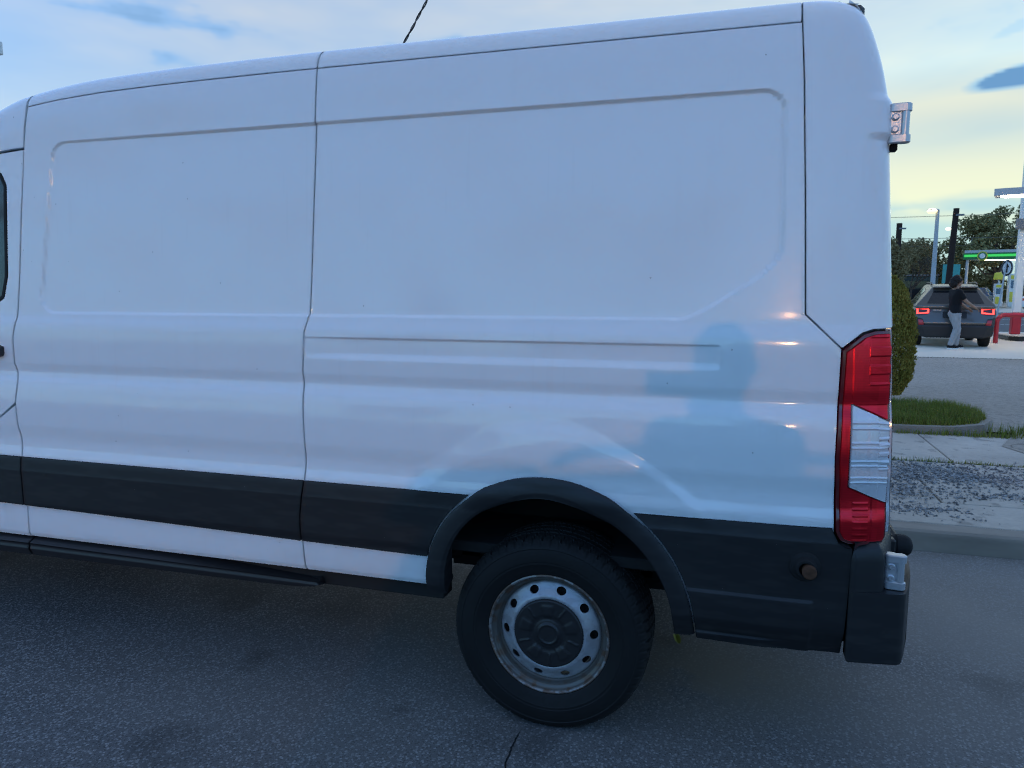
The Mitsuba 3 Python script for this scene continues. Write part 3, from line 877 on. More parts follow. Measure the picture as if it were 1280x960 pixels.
# hinges of the rear door
def hinge(z0, z1, x0, x1, y):
    h = part(van, 'door_hinge', cat([bevel_box(x0, y, z0 + 0.006, x1 - 0.020, y + 0.05, z1 - 0.006, 0.004)]), 'hinge_metal')
    xc = x1 - 0.014
    part(h, 'pin', tube([(xc, y + 0.004, z0 + 0.02), (xc, y + 0.004, z1 - 0.02)], 0.0125, 16), 'hinge_metal', 30)
    for za, zb in ((z1 - 0.026, z1), (z0, z0 + 0.026)):
        part(h, 'strap', tomesh(m3.Manifold.batch_hull([m3.Manifold.cylinder(zb - za - 0.006, r_, r_, 20).translate([px_, y + 0.008, za + 0.003]) + m3.Manifold.cylinder(zb - za, r_ - 0.004, r_ - 0.004, 20).translate([px_, y + 0.008, za]) for px_, r_ in ((x0 + 0.012, 0.014), (x1 - 0.014, 0.018))])), 'hinge_metal', 35)
    zc = (z0 + z1) / 2
    part(h, 'bolt', lathe_y([(0.0, -0.009), (0.007, -0.009), (0.008, -0.006), (0.011, -0.004), (0.011, 0.004)], 14, (x0 + 0.016, y, zc + 0.018)), 'hinge_metal', 30)
    part(h, 'bolt', lathe_y([(0.0, -0.009), (0.007, -0.009), (0.008, -0.006), (0.011, -0.004), (0.011, 0.004)], 14, (x0 + 0.016, y, zc - 0.018)), 'hinge_metal', 30)


hinge(2.002, 2.118, 1.020, 1.078, 0.165)
hinge(0.650, 0.760, 1.068, 1.124, 0.055)
part(van, 'hinge_seal', bevel_box(1.03, 0.18, 1.982, 1.05, 0.21, 2.005, 0.003), 'seam_black')

# bumper
def bumper_plan(x1, bulge, y0, inner=0.962):
    R = 0.03
    pts = [(inner, y0)]
    pts += [(inner + 0.006, y0 - 0.006), (inner + 0.02, y0 - 0.006)]
    c = (x1 - R, y0 + R + 0.012)
    pts += [(c[0] + R * math.sin(t), c[1] - R * math.cos(t)) for t in np.linspace(0.15, math.pi / 2, 9)]
    yy = np.linspace(c[1] + 0.03, W - c[1] - 0.03, 17)
    pts += [(x1 + bulge * (1 - ((y - W / 2) / (W / 2 - c[1])) ** 4), y) for y in yy]
    pts += [(c[0] + R * math.sin(t), W - c[1] + R * math.cos(t)) for t in np.linspace(math.pi / 2, 0.15, 9)]
    pts += [(inner + 0.02, W - y0 + 0.006), (inner + 0.006, W - y0 + 0.006), (inner, W - y0)]
    pts += [(inner, W - y0 - 0.05), (1.0, W - y0 - 0.12), (1.01, y0 + 0.12), (inner, y0 + 0.05)]
    return Polygon(pts)


def stacked(poly, zs):
    """zs: [(z, inset)] lofted rings of one plan"""
    P = m3.CrossSection([V(poly.exterior.coords)[:-1]])
    out = []
    n = None
    base = V(poly.exterior.coords)[:-1]
    if Polygon(base).exterior.is_ccw is False:
        base = base[::-1]
    t = np.roll(base, -1, 0) - np.roll(base, 1, 0)
    nrm = np.c_[t[:, 1], -t[:, 0]]
    nrm /= np.linalg.norm(nrm, axis=1, keepdims=True)
    rings = [np.c_[base - nrm * i, np.full(len(base), z)] for z, i in zs]
    n = len(base)
    v = np.vstack(rings)
    f = []
    j = np.arange(n)
    for k in range(len(rings) - 1):
        a, b = k * n, (k + 1) * n
        f += [np.stack([a + j, a + (j + 1) % n, b + (j + 1) % n], 1), np.stack([a + j, b + (j + 1) % n, b + j], 1)]
    import mapbox_earcut as me
    cap = me.triangulate_float64(base, V([n], dtype=np.uint32)).reshape(-1, 3)
    f += [cap[:, ::-1], cap + (len(rings) - 1) * n]
    return trimesh.Trimesh(v, np.vstack(f), process=False)


bp = part(van, 'rear_bumper', stacked(bumper_plan(1.128, 0.085, 0.004), [(0.420, 0.010), (0.423, 0.003), (0.430, 0.0), (0.50, 0.0), (0.6495, 0.0)]), 'black_cladding', 40)
part(van, 'bumper_corner', stacked(bumper_plan(1.064, 0.09, 0.004), [(0.650, 0.0), (0.745, 0.0), (0.775, 0.006), (0.795, 0.020), (0.802, 0.045)]), 'black_cladding', 40)
part(bp, 'reflector_strip', cat([bevel_box(1.150 + 0.004 * i, 0.20 + 0.03 * i, 0.500, 1.163 + 0.004 * i, 0.222 + 0.03 * i, 0.60, 0.003) for i in range(6)]), 'clear_lens_mat')
part(bp, 'step_pad', bevel_box(1.10, 0.42, 0.648, 1.20, W - 0.42, 0.662, 0.004), 'black_rubber')
# rubber buffer at the rear door foot
rb = lathe_y([(0.0, 0.0), (0.014, 0.001), (0.025, 0.006), (0.032, 0.014), (0.036, 0.028), (0.036, 0.05), (0.032, 0.056), (0.030, 0.084), (0.0, 0.086)], 20)
rv = rb.vertices
part(van, 'rubber_buffer', trimesh.Trimesh(np.stack([1.192 - rv[:, 1], rv[:, 0] + 0.30, rv[:, 2] + 0.715], 1), rb.faces[:, ::-1], process=False), 'black_rubber', 30)
part(van, 'buffer_bracket', bevel_box(1.08, 0.255, 0.700, 1.135, 0.345, 0.745, 0.006), 'black_plastic')
# stub on the cladding
sx_, sz_ = 0.832, 0.718
sy_ = float(base_pos(V([s_of(sx_, sz_)]), V([sz_]))[0, 1]) - 0.022
mk = part(van, 'side_socket', lathe_y([(0.047, 0.012), (0.047, -0.004), (0.044, -0.009), (0.035, -0.012), (0.031, -0.026), (0.027, -0.031), (0.020, -0.031)], 28, (sx_, sy_, sz_)), 'black_rubber', 30)
part(mk, 'rusty_plug', lathe_y([(0.0, -0.044), (0.017, -0.044), (0.021, -0.040), (0.021, -0.01)], 24, (sx_ + 0.010, sy_ - 0.004, sz_ - 0.005)), 'rust', 30, label='rusty round plug in the black side socket')

# cab: front door, window, fender, nose
door_top = [(-2.351, 2.142), (-2.75, 2.10), (-3.05, 1.98)]
door = Polygon([(-2.268, 2.146)] + [(x, z) for x, z in SEAM_A if 1.08 < z < 2.146] + [(-2.47, 0.985), (-2.62, 0.90), (-2.72, 0.80), (-2.74, 0.53), (-3.30, 0.53), (-3.36, 1.40), (-3.28, 1.62), (-2.92, 2.03), (-2.7, 2.115)])
window = Polygon([(-2.372, 2.00), (-2.40, 2.052), (-2.48, 2.075), (-2.66, 2.055), (-2.86, 1.94), (-3.19, 1.56), (-3.20, 1.52), (-2.44, 1.505), (-2.395, 1.53), (-2.375, 1.62)]).buffer(-0.012).buffer(0.012)
part(van, 'front_door', panel(door.difference(window)), 'white_paint')
fd = van + '__front_door'
part(fd, 'window', panel(window, const(-0.006), gap=0.010, ds=0.03, dz=0.02), 'dark_glass')
part(fd, 'window_seal', panel(window.buffer(0.002).difference(window.buffer(-0.014)), const(0.002), gap=0.0, ds=0.01, dz=0.006), 'black_rubber')
part(fd, 'door_handle', panel(Polygon([(-2.385, 1.285), (-2.385, 1.325), (-2.42, 1.335), (-2.62, 1.325), (-2.62, 1.29), (-2.42, 1.275)]).buffer(-0.008).buffer(0.008), const(0.035), ds=0.01, lip=0.035), 'black_plastic')
low_front = Polygon([(-2.326, 1.08), (-2.320, 0.99), (-2.304, 0.87), (-2.310, 0.645), (-2.319, SILL_Z), (-2.735, SILL_Z), (-2.735, 0.80), (-2.615, 0.905), (-2.465, 0.99)])
part(van, 'rocker_panel', panel(low_front), 'white_paint')
cab_top = Polygon([(-2.256, 2.30), (-2.271, 2.152), (-2.351, 2.148), (-2.75, 2.108), (-2.93, 2.034), (-3.0, 2.02), (-2.9, 2.112), (-2.65, 2.245), (-2.47, 2.322), (-2.30, 2.372), (-2.258, 2.378)])
part(van, 'cab_roof_side', panel(cab_top), 'white_paint')
fender = Polygon([(-3.30, 1.62), (-3.37, 1.40), (-3.31, 0.80), (-3.36, 0.78), (-3.44, 0.86), (-3.58, 0.92), (-3.75, 0.94), (-3.92, 0.92), (-4.06, 0.86), (-4.16, 0.74), (-4.19, 0.55), (-4.68, 0.55), (-4.70, 0.95), (-4.5, 1.14), (-3.97, 1.40), (-3.5, 1.58)])
part(van, 'front_fender', panel(fender, ds=0.02, dz=0.01), 'white_paint')


def nose_patch(prof, n=30):
    """prof: [(x, z, y_edge)] swept across the van with a gentle crown"""
    p = V(prof)
    t = np.linspace(-1, 1, n)
    Yg = W / 2 + (W / 2 - p[:, 2])[:, None] * t[None]
    Xg = p[:, 0][:, None] - 0.10 * (1 - t ** 2)[None] + 0 * Yg
    Zg = p[:, 1][:, None] + 0.02 * (1 - t ** 2)[None] + 0 * Yg
    return grid_sheet(Xg, Yg, Zg)


part(van, 'windscreen', nose_patch([(-2.88, 2.14, 0.20), (-3.2, 1.93, 0.16), (-3.6, 1.66, 0.12), (-3.93, 1.43, 0.10)]), 'dark_glass', True)
part(van, 'bonnet', nose_patch([(-3.95, 1.425, 0.07), (-4.2, 1.30, 0.09), (-4.45, 1.17, 0.14), (-4.62, 1.04, 0.18)]), 'white_paint', True)
part(van, 'front_grille', nose_patch([(-4.62, 1.035, 0.18), (-4.68, 0.92, 0.18), (-4.70, 0.74, 0.17)]), 'black_plastic', True)
part(van, 'front_bumper', nose_patch([(-4.71, 0.735, 0.16), (-4.74, 0.60, 0.15), (-4.72, 0.45, 0.16), (-4.60, 0.38, 0.16)]), 'black_cladding', True)
for s in (0, 1):
    yc = 0.30 if s == 0 else W - 0.30
    part(van, 'headlight', trimesh.convex.convex_hull(V([(-4.60, yc - 0.16, 0.84), (-4.72, yc + 0.16 * (1 - 2 * s), 0.86), (-4.70, yc + 0.1, 1.02), (-4.52, yc - 0.1, 1.10), (-4.45, yc, 0.9), (-4.60, yc + 0.16, 0.84)])), 'clear_lens_mat')

# underbody
part(van, 'floor_pan', bevel_box(-3.3, 0.12, 0.60, 1.04, W - 0.12, 0.64), 'under_dark')
part(van, 'engine_tray', bevel_box(-4.6, 0.35, 0.30, -3.1, W - 0.35, 0.55, 0.02), 'under_dark')
part(van, 'bulkhead', bevel_box(-3.28, 0.16, 0.6, -3.26, W - 0.16, 1.45), 'under_dark')
for y in (0.52, W - 0.60):
    part(van, 'chassis_rail', bevel_box(-3.0, y, 0.515, 1.0, y + 0.08, 0.605, 0.006), 'under_dark')
for y in (0.43, W - 0.50):
    t = np.linspace(-1, 1, 15)
    ls = []
    for k in range(3):
        L = 0.70 - 0.16 * k
        x = t * L
        z = 0.50 - 0.105 * (1 - t ** 2) - 0.012 * k
        ls += [bevel_box(min(a, b), y, min(za, zb) - 0.004, max(a, b) + 0.004, y + 0.07, max(za, zb) + 0.007, 0.002) for a, b, za, zb in zip(x[:-1], x[1:], z[:-1], z[1:])]
    part(van, 'leaf_spring', cat(ls), 'under_dark')
part(van, 'rear_axle', cat([tube([(0, 0.25, 0.348), (0, W - 0.25, 0.348)], 0.055, 16), trimesh.creation.icosphere(2, 0.16).apply_translation([0, W / 2, 0.348])]), 'under_dark')
part(van, 'added_fuel_tank', bevel_box(-2.75, 0.34, 0.36, -1.25, 0.95, 0.585, 0.04), 'under_dark')  # tank, gearbox, spare wheel and exhaust added unseen, darkening the ground under the van
part(van, 'added_gearbox', bevel_box(-3.0, 0.85, 0.28, -1.6, 1.22, 0.585, 0.06), 'under_dark')
part(van, 'added_spare_wheel', lathe_z([(0.0, 0.33), (0.2, 0.33), (0.32, 0.31), (0.345, 0.36), (0.345, 0.46), (0.30, 0.52), (0.0, 0.52)], 28, (0.72, W / 2, 0.0)), 'tyre_rubber', 30)
part(van, 'added_exhaust', tube([(-2.5, 1.3, 0.40), (-0.6, 1.3, 0.40), (-0.3, 1.45, 0.45), (0.3, 1.5, 0.47), (0.9, 1.5, 0.42)], 0.04, 12), 'under_dark')


def wheelhouse(xc, y0, y1):
    a = np.linspace(0.27, np.pi - 0.27, 30)
    R = 0.505
    X = xc + R * np.cos(a)
    Z = 0.372 + R * np.sin(a)
    Xg = np.stack([X, X], 1)
    Zg = np.stack([Z, Z], 1)
    Yg = np.stack([X * 0 + y0, X * 0 + y1], 1)
    wall = Polygon([(x, z) for x, z in zip(X, Z) if z > 0.50])
    mm = extrude(wall, 0.01)
    v = mm.vertices
    return cat([grid_sheet(Xg, Yg, Zg), trimesh.Trimesh(np.stack([v[:, 0], y1 + v[:, 2], v[:, 1]], 1), mm.faces, process=False)])


for xc in (0.025, -3.75):
    part(van, 'wheelhouse', wheelhouse(xc, 0.045, 0.50), 'under_dark', 30)
    part(van, 'wheelhouse', wheelhouse(xc, W - 0.045, W - 0.50), 'under_dark', 30)

# wheel (hub at x 0, z .348; outer face at small y)
HZ = 0.348
R_T = 0.357


def tyre_mesh(n=480):
    prof = V([(0.205, 0.085), (0.222, 0.066), (0.2225, 0.060), (0.232, 0.055), (0.245, 0.050), (0.262, 0.0445), (0.2645, 0.0425), (0.272, 0.0425), (0.2745, 0.0405), (0.295, 0.0400), (0.312, 0.0440), (0.318, 0.0455), (0.3205, 0.0440), (0.326, 0.0455), (0.336, 0.0520), (0.344, 0.0590), (0.3495, 0.0660), (0.3525, 0.0740), (0.3550, 0.0850), (0.3560, 0.0960), (0.3562, 0.1000), (0.3565, 0.1080), (0.357, 0.1090)])
    mid = [(0.357, 0.1180), (0.3495, 0.1190), (0.3495, 0.1260), (0.357, 0.1270), (0.3575, 0.1520), (0.3500, 0.1530), (0.3500, 0.1600), (0.3575, 0.1610), (0.3575, 0.1780)]
    half = np.vstack([prof, mid])
    full = np.vstack([half, np.c_[half[::-1, 0], 0.356 - half[::-1, 1]]])
    a = np.arange(n) * 2 * np.pi / n
    r = np.broadcast_to(full[:, :1], (len(full), n)).copy()
    y = np.broadcast_to(full[:, 1:], (len(full), n)).copy()
    # sipes and shoulder grooves
    for i in range(len(full)):
        rr, yy = full[i]
        if rr > 0.334:
            w = abs(yy - 0.178) / 0.13
            sk = 0.0 + 0.055 * (yy - 0.178) / 0.10
            ph = ((a + sk) / (2 * np.pi) * 64) % 1.0
            g = (ph < 0.16)
            r[i] -= np.where(g, 0.0065 if w > 0.55 else 0.004, 0) * (1 if rr > 0.34 else 0.6)
            ph2 = ((a + sk) / (2 * np.pi) * 64 + 0.5) % 1.0
            r[i] -= np.where(ph2 < 0.07, 0.003, 0)
    v = np.stack([r * np.cos(a), y, r * np.sin(a)], -1)
    v[..., 2] = np.maximum(v[..., 2], -HZ + 0.002 + 0.0 * v[..., 2])
    m, k = v.shape[:2]
    i, j = np.meshgrid(np.arange(m - 1), np.arange(k), indexing='ij')
    q = np.stack([i * k + j, i * k + (j + 1) % k, (i + 1) * k + (j + 1) % k, (i + 1) * k + j], -1).reshape(-1, 4)
    return trimesh.Trimesh(v.reshape(-1, 3) + V([0, 0, HZ]), np.vstack([q[:, [0, 1, 2]], q[:, [0, 2, 3]]]), process=False)


RIM_BARREL = [(0.2185, 0.068), (0.2215, 0.064), (0.2205, 0.0605), (0.2165, 0.0595), (0.2125, 0.0625), (0.2105, 0.0680), (0.2085, 0.0740), (0.2040, 0.0775), (0.2000, 0.0785), (0.1965, 0.0820), (0.1945, 0.0900), (0.1925, 0.0985), (0.1900, 0.1030), (0.1860, 0.1050), (0.1840, 0.1100), (0.1840, 0.26), (0.205, 0.29)]
DISC_R = V([0.0, 0.120, 0.1265, 0.131, 0.136, 0.142, 0.150, 0.160, 0.170, 0.178, 0.1835, 0.1865])
DISC_Y = V([0.082, 0.080, 0.0755, 0.0735, 0.0740, 0.0770, 0.0830, 0.0900, 0.0955, 0.0990, 0.1030, 0.1100])
disc_f = PchipInterpolator(DISC_R, DISC_Y)


def disc_mesh():
    outer = Point(0, 0).buffer(0.1865, 64).difference(Point(0, 0).buffer(0.112, 48))
    for k in range(10):
        a = math.radians(90 - 15 - 36 * k)
        h = shapely.affinity.rotate(shapely.affinity.scale(Point(0, 0).buffer(1, 16), 0.0175, 0.0135), math.degrees(a) + 90, origin=(0, 0))
        outer = outer.difference(shapely.affinity.translate(h, 0.1615 * math.cos(a), 0.1615 * math.sin(a)))
    rings = [resample(r, 0.003) for r in [outer.exterior, *outer.interiors]]
    g = np.arange(-0.19, 0.19, 0.003)
    gx, gz = np.meshgrid(g, g)
    m = shapely.contains_xy(outer.buffer(-0.0018), gx, gz)
    P = np.vstack([*rings, np.c_[gx[m], gz[m]]])
    tri = Delaunay(P + np.random.default_rng(2).uniform(-1e-6, 1e-6, P.shape)).simplices
    c = P[tri].mean(1)
    tri = tri[shapely.contains_xy(outer, c[:, 0], c[:, 1])]
    y = disc_f(np.hypot(P[:, 0], P[:, 1]))
    v = np.c_[P[:, 0], y, P[:, 1]]
    ms = [trimesh.Trimesh(v, tri, process=False)]
    for r in rings[2:]:
        y = disc_f(np.hypot(r[:, 0], r[:, 1]))
        n = len(r)
        j = np.arange(n)
        ms.append(trimesh.Trimesh(np.vstack([np.c_[r[:, 0], y, r[:, 1]], np.c_[r[:, 0] * 0.995, y + 0.006, r[:, 1] * 0.995]]), np.vstack([np.stack([j, (j + 1) % n, n + j], 1), np.stack([(j + 1) % n, n + (j + 1) % n, n + j], 1)]), process=False))
    m = cat(ms)
    m.apply_translation([0, 0, HZ])
    return m


def cap_mesh():
    n, k = 40, 180
    r = np.r_[np.linspace(0.0, 0.126, n), 0.1275, 0.1280]
    a = np.arange(k) * 2 * np.pi / k
    Rg, Ag = np.meshgrid(r, a, indexing='ij')
    y = 0.067 - 0.0 * Rg
    y = y - 0.006 * nss(0.043, 0.036, Rg) + 0.003 * nss(0.034, 0.030, Rg) + 0.003 * nss(0.046, 0.056, Rg) * nss(0.075, 0.06, Rg)
    c = np.cos(5 * (Ag - math.radians(20)))
    y = y - 0.0028 * nss(0.1, 0.8, c) * nss(0.055, 0.068, Rg) * nss(0.112, 0.100, Rg)
    rib = np.abs(((Ag - math.radians(58) + 0.9 * (Rg - 0.09)) * 5 / (2 * np.pi) + 0.5) % 1 - 0.5) * 2 * np.pi / 5 * Rg
    y = y - 0.0025 * nss(0.0045, 0.002, rib) * nss(0.070, 0.078, Rg) * nss(0.118, 0.110, Rg)
    y = y + 0.012 * np.clip((Rg - 0.122) / 0.006, 0, 1) ** 2
    v = np.stack([Rg * np.cos(Ag), y, Rg * np.sin(Ag) + HZ], -1)
    i, j = np.meshgrid(np.arange(len(r) - 1), np.arange(k), indexing='ij')
    q = np.stack([i * k + j, i * k + (j + 1) % k, (i + 1) * k + (j + 1) % k, (i + 1) * k + j], -1).reshape(-1, 4)
    return trimesh.Trimesh(v.reshape(-1, 3), np.vstack([q[:, [0, 1, 2]], q[:, [0, 2, 3]]]), process=False)


TY = mikit.ply(tyre_mesh(), 'tyre_rubber', 32)
RB = mikit.ply(cat([lathe_y([(r, y) for r, y in RIM_BARREL], 128, (0, 0, HZ)), disc_mesh()]), 'wheel_steel', 45)
CP = mikit.ply(cap_mesh(), 'black_plastic', True)
DR = mikit.ply(lathe_y([(0.0, 0.125), (0.17, 0.125), (0.17, 0.20)], 40, (0, 0, HZ)), 'under_dark')
FLIP = T().translate([0, W, 0]).scale([1, -1, 1])
for nm, mat in (('wheel', T()), ('wheel', T().translate([-3.75, 0, 0])), ('wheel', FLIP), ('wheel', T().translate([-3.75, 0, 0]) @ FLIP)):
    w = part(van, nm, TY, None, mat=mat)
    part(w, 'rim', dict(RB), None, mat=mat)
    part(w, 'hub_cap', dict(CP), None, mat=mat)
    part(w, 'brake_drum', dict(DR), None, mat=mat)

# ================================================================== PEOPLE
def capsule_body(joints, bones, edge=0.02, iters=8, segs=18, extra=()):
    """joints: name -> (xyz, radius); bones: pairs of names. One continuous skin."""
    def sph(n):
        p, r = joints[n]
        return m3.Manifold.sphere(r, segs).translate(list(map(float, p)))
    parts = [m3.Manifold.batch_hull([sph(a) for a in b]) for b in bones] + list(extra)
    M = m3.Manifold.batch_boolean(parts, m3.OpType.Add).refine_to_length(edge)
    mm = M.to_mesh()
    t = trimesh.Trimesh(np.array(mm.vert_properties[:, :3]), np.array(mm.tri_verts), process=True)
    trimesh.smoothing.filter_taubin(t, iterations=iters)
    return t


def hand_bones(J, tag_, wrist, d, up_, side, curl=0.35, s=1.0):
    """adds palm and five fingers: d = pointing direction, up_ = back of the hand, side = towards the thumb"""
    d, up_, side = [V(x, float) / np.linalg.norm(x) for x in (d, up_, side)]
    w = V(wrist)
    bones = []
    J[tag_ + 'w'] = (w, 0.026 * s)
    J[tag_ + 'pa'] = (w + (d * 0.045 + side * 0.020) * s, 0.017 * s)
    J[tag_ + 'pb'] = (w + (d * 0.045 - side * 0.020) * s, 0.016 * s)
    bones.append((tag_ + 'w', tag_ + 'pa', tag_ + 'pb'))
    lens = [0.068, 0.078, 0.072, 0.056]
    offs = [0.030, 0.010, -0.010, -0.029]
    for i, (L, o) in enumerate(zip(lens, offs)):
        k = w + (d * 0.088 + side * o) * s
        J[f'{tag_}k{i}'] = (k, 0.0105 * s)
        bones.append((tag_ + 'pa', tag_ + 'pb', f'{tag_}k{i}'))
        p, a = k, curl * (1 + 0.12 * i)
        dirv = d
        for q, fr in enumerate((0.45, 0.32, 0.23)):
            ang = a * (q + 1)
            dirv = d * math.cos(ang) - up_ * math.sin(ang)
            p2 = p + dirv * L * fr * s
            J[f'{tag_}f{i}{q}'] = (p2, (0.0092 - 0.0008 * q) * s)
            bones.append(((f'{tag_}k{i}' if q == 0 else f'{tag_}f{i}{q-1}'), f'{tag_}f{i}{q}'))
            p = p2
    t0 = w + (d * 0.022 + side * 0.022) * s
    J[tag_ + 't0'] = (t0, 0.013 * s)
    t1 = t0 + (d * 0.030 + side * 0.028 - up_ * 0.008) * s
    J[tag_ + 't1'] = (t1, 0.0110 * s)
    t2 = t1 + (d * 0.030 + side * 0.006 - up_ * 0.014) * s
    J[tag_ + 't2'] = (t2, 0.0092 * s)
    bones += [(tag_ + 'w', tag_ + 't0'), (tag_ + 't0', tag_ + 't1'), (tag_ + 't1', tag_ + 't2')]
    return bones


def head_extra(c, fwd, r=1.0):
    """skull, jaw, nose and ears about the head centre c, looking along fwd"""
    f = V(fwd, float) / np.linalg.norm(fwd)
    l = np.cross([0, 0, 1.0], f)
    l /= np.linalg.norm(l)
    u = np.cross(f, l)
    c = V(c, float)
    S = lambda o, rad: m3.Manifold.sphere(rad * r, 20).translate((c + (f * o[0] + l * o[1] + u * o[2]) * r).tolist())
    H = m3.Manifold.batch_hull
    out = [H([S((-0.022, 0, 0.030), 0.082), S((0.025, 0, 0.022), 0.073), S((0.0, 0, 0.0), 0.076)]),
           H([S((0.030, 0, 0.0), 0.068), S((0.052, 0, -0.080), 0.030), S((0.018, 0.036, -0.060), 0.026), S((0.018, -0.036, -0.060), 0.026)]),
           H([S((0.090, 0, 0.012), 0.009), S((0.110, 0, -0.024), 0.011), S((0.088, 0, -0.030), 0.014)]),
           S((0.080, 0, -0.054), 0.016)]
    for s in (1, -1):
        out.append(H([S((-0.005, s * 0.076, 0.012), 0.012), S((-0.010, s * 0.079, -0.016), 0.010), S((-0.016, s * 0.086, 0.012), 0.006)]))
        out.append(H([S((0.086, s * 0.018, 0.034), 0.010), S((0.072, s * 0.046, 0.032), 0.009)]))
    return out


def shoe(ankle, d, z):
    d = V([d[0], d[1], 0.0]) / np.hypot(d[0], d[1])
    s = V([-d[1], d[0], 0])
    a = V([ankle[0], ankle[1], z])
    S = lambda o, r: m3.Manifold.sphere(r, 16).translate((a + d * o[0] + s * o[1] + V([0, 0, o[2]])).tolist())
    up = m3.Manifold.batch_hull([S((-0.045, 0, 0.055), 0.035), S((0.0, 0, 0.095), 0.040), S((0.09, 0.006, 0.055), 0.036), S((0.165, 0.006, 0.042), 0.030), S((-0.04, 0, 0.034), 0.030), S((0.11, 0.02, 0.038), 0.030), S((0.11, -0.02, 0.038), 0.030)])
    pts = np.r_[[(-0.082 + 0.04 - 0.04 * math.cos(t), 0.036 * math.sin(t)) for t in np.linspace(-math.pi / 2, math.pi / 2, 8)][::-1], [(0.09, -0.046), (0.15, -0.042), (0.19, -0.022), (0.20, 0.0), (0.19, 0.028), (0.15, 0.048), (0.09, 0.048)]]
    poly = Polygon(pts).convex_hull
    sole = extrude(poly, 0.028)
    v = sole.vertices
    sole = trimesh.Trimesh(a + v[:, :1] * d + v[:, 1:2] * s + v[:, 2:] * V([0, 0, 1.0]), sole.faces, process=False)
    return up, sole


def hair_ball(cs, seed, n=700, curl=0.012):
    g = np.random.default_rng(seed)
    ms = []
    for c, r in cs:
        b = trimesh.creation.icosphere(4, 1.0)
        v = b.vertices * V(r)
        k = meshkit.fbm(v * 34 + seed, 3, seed) - 0.5
        v = v * (1 + 0.28 * k[:, None])
        ms.append(trimesh.Trimesh(v + V(c), b.faces, process=False))
    return cat(ms)


def place_person(key, D, pos, heading, mats, hair, hair_seed, sole_mat='sole_white', print_=None):
    """D: joint name -> ((forward, left, up), radius) in the person's own frame"""
    h = math.radians(heading)
    fwd, left = V([math.sin(h), math.cos(h), 0]), V([-math.cos(h), math.sin(h), 0])
    W_ = lambda p: V(pos) + p[0] * fwd + p[1] * left + V([0, 0, p[2]])
    wd = lambda p: p[0] * fwd + p[1] * left + V([0, 0, p[2]])
    J = {k: (W_(q[0]), q[1]) for k, q in D.items() if k[0] != '_'}
    bones = [('pel', 'hipL'), ('pel', 'hipR'), ('hipL', 'kneeL'), ('hipR', 'kneeR'), ('kneeL', 'ankL'), ('kneeR', 'ankR'), ('pel', 'hipL', 'hipR', 'bel'), ('bel', 'cheL', 'cheR'), ('cheL', 'cheR', 'shL', 'shR', 'nkb'), ('nkb', 'nkt'),
             ('shL', 'elL'), ('elL', 'wrL'), ('shR', 'elR'), ('elR', 'wrR')]
    for s_ in 'LR':
        hd = D['_hand' + s_]
        bones += hand_bones(J, 'h' + s_, J['wr' + s_][0], wd(hd[0]), wd(hd[1]), wd(hd[2]), hd[3])
    body = capsule_body(J, bones, 0.012, 6, 16, head_extra(W_(D['_head'][0]), wd(D['_head'][1])))
    put(key, body, mats['skin'], True)
    g = lambda n, dr_=0.0: (J[n][0], J[n][1] + dr_)
    slv = mats.get('sleeve', 0.55)
    JS = {k: g(k, 0.014) for k in ('pel', 'bel', 'cheL', 'cheR', 'shL', 'shR', 'elL', 'elR', 'wrL', 'wrR', 'nkb', 'hipL', 'hipR')}
    for s_ in 'LR':
        a, b = J['sh' + s_][0], J['el' + s_][0]
        JS['sl' + s_] = (a + (b - a) * min(slv, 1), J['el' + s_][1] + 0.024)
        JS['hm' + s_] = (J['hip' + s_][0] + V([0, 0, 0.03]), J['hip' + s_][1] + 0.012)
    sb = [('hmL', 'hmR', 'bel'), ('bel', 'cheL', 'cheR'), ('cheL', 'cheR', 'shL', 'shR')] + [('sh' + s_, 'sl' + s_) for s_ in 'LR']
    if slv > 1:
        for s_ in 'LR':
            JS['cf' + s_] = (J['wr' + s_][0], J['wr' + s_][1] + 0.014)
            JS['el' + s_] = (J['el' + s_][0], J['el' + s_][1] + 0.02)
            sb += [('el' + s_, 'cf' + s_)]
            JS['sl' + s_] = JS['el' + s_]
    sh = part(key, 'shirt', capsule_body(JS, sb, 0.02, 5, 18), mats['shirt'], True)
    if print_:
        part(sh, 'print', turn(print_, heading, pos), 'print_pink')
    JT = {}
    tb = [('pel', 'hipL', 'hipR')]
    JT['pel'] = g('pel', 0.008)
    for s_ in 'LR':
        JT['hip' + s_], JT['knee' + s_] = g('hip' + s_, 0.008), g('knee' + s_, 0.018)
        JT['hem' + s_] = (J['ank' + s_][0] + V([0, 0, 0.03]), J['ank' + s_][1] + 0.022)
        tb += [('hip' + s_, 'knee' + s_), ('knee' + s_, 'hem' + s_)]
    tr = capsule_body(JT, tb, 0.02, 5, 18)
    k = meshkit.fbm(tr.vertices * V([9, 9, 22]), 3, 3) - 0.5
    tr.vertices = tr.vertices + tr.vertex_normals * (0.012 * k)[:, None]
    part(key, 'trousers', tr, mats['trousers'], True)
    for s_ in 'LR':
        up, sole = shoe(J['ank' + s_][0], wd((*D['_foot' + s_], 0.0)), pos[2] + D.get('_lift' + s_, 0.0))
        s1 = part(key, 'shoe', tomesh(up), mats['shoe'], 40)
        part(s1, 'sole', sole, sole_mat)
    part(key, 'hair', turn(hair_ball(hair, hair_seed), heading, pos), 'dark_hair', True)
    # eyes and mouth
    c, f = W_(D['_head'][0]), wd(D['_head'][1])
    f = f / np.linalg.norm(f)
    l = np.cross([0, 0, 1.0], f)
    l /= np.linalg.norm(l)
    for s_ in (1, -1):
        part(key, 'eye', trimesh.creation.icosphere(2, 0.0115).apply_translation(c + f * 0.078 + l * s_ * 0.031 + V([0, 0, 0.014])), 'sole_white', True)
    return key


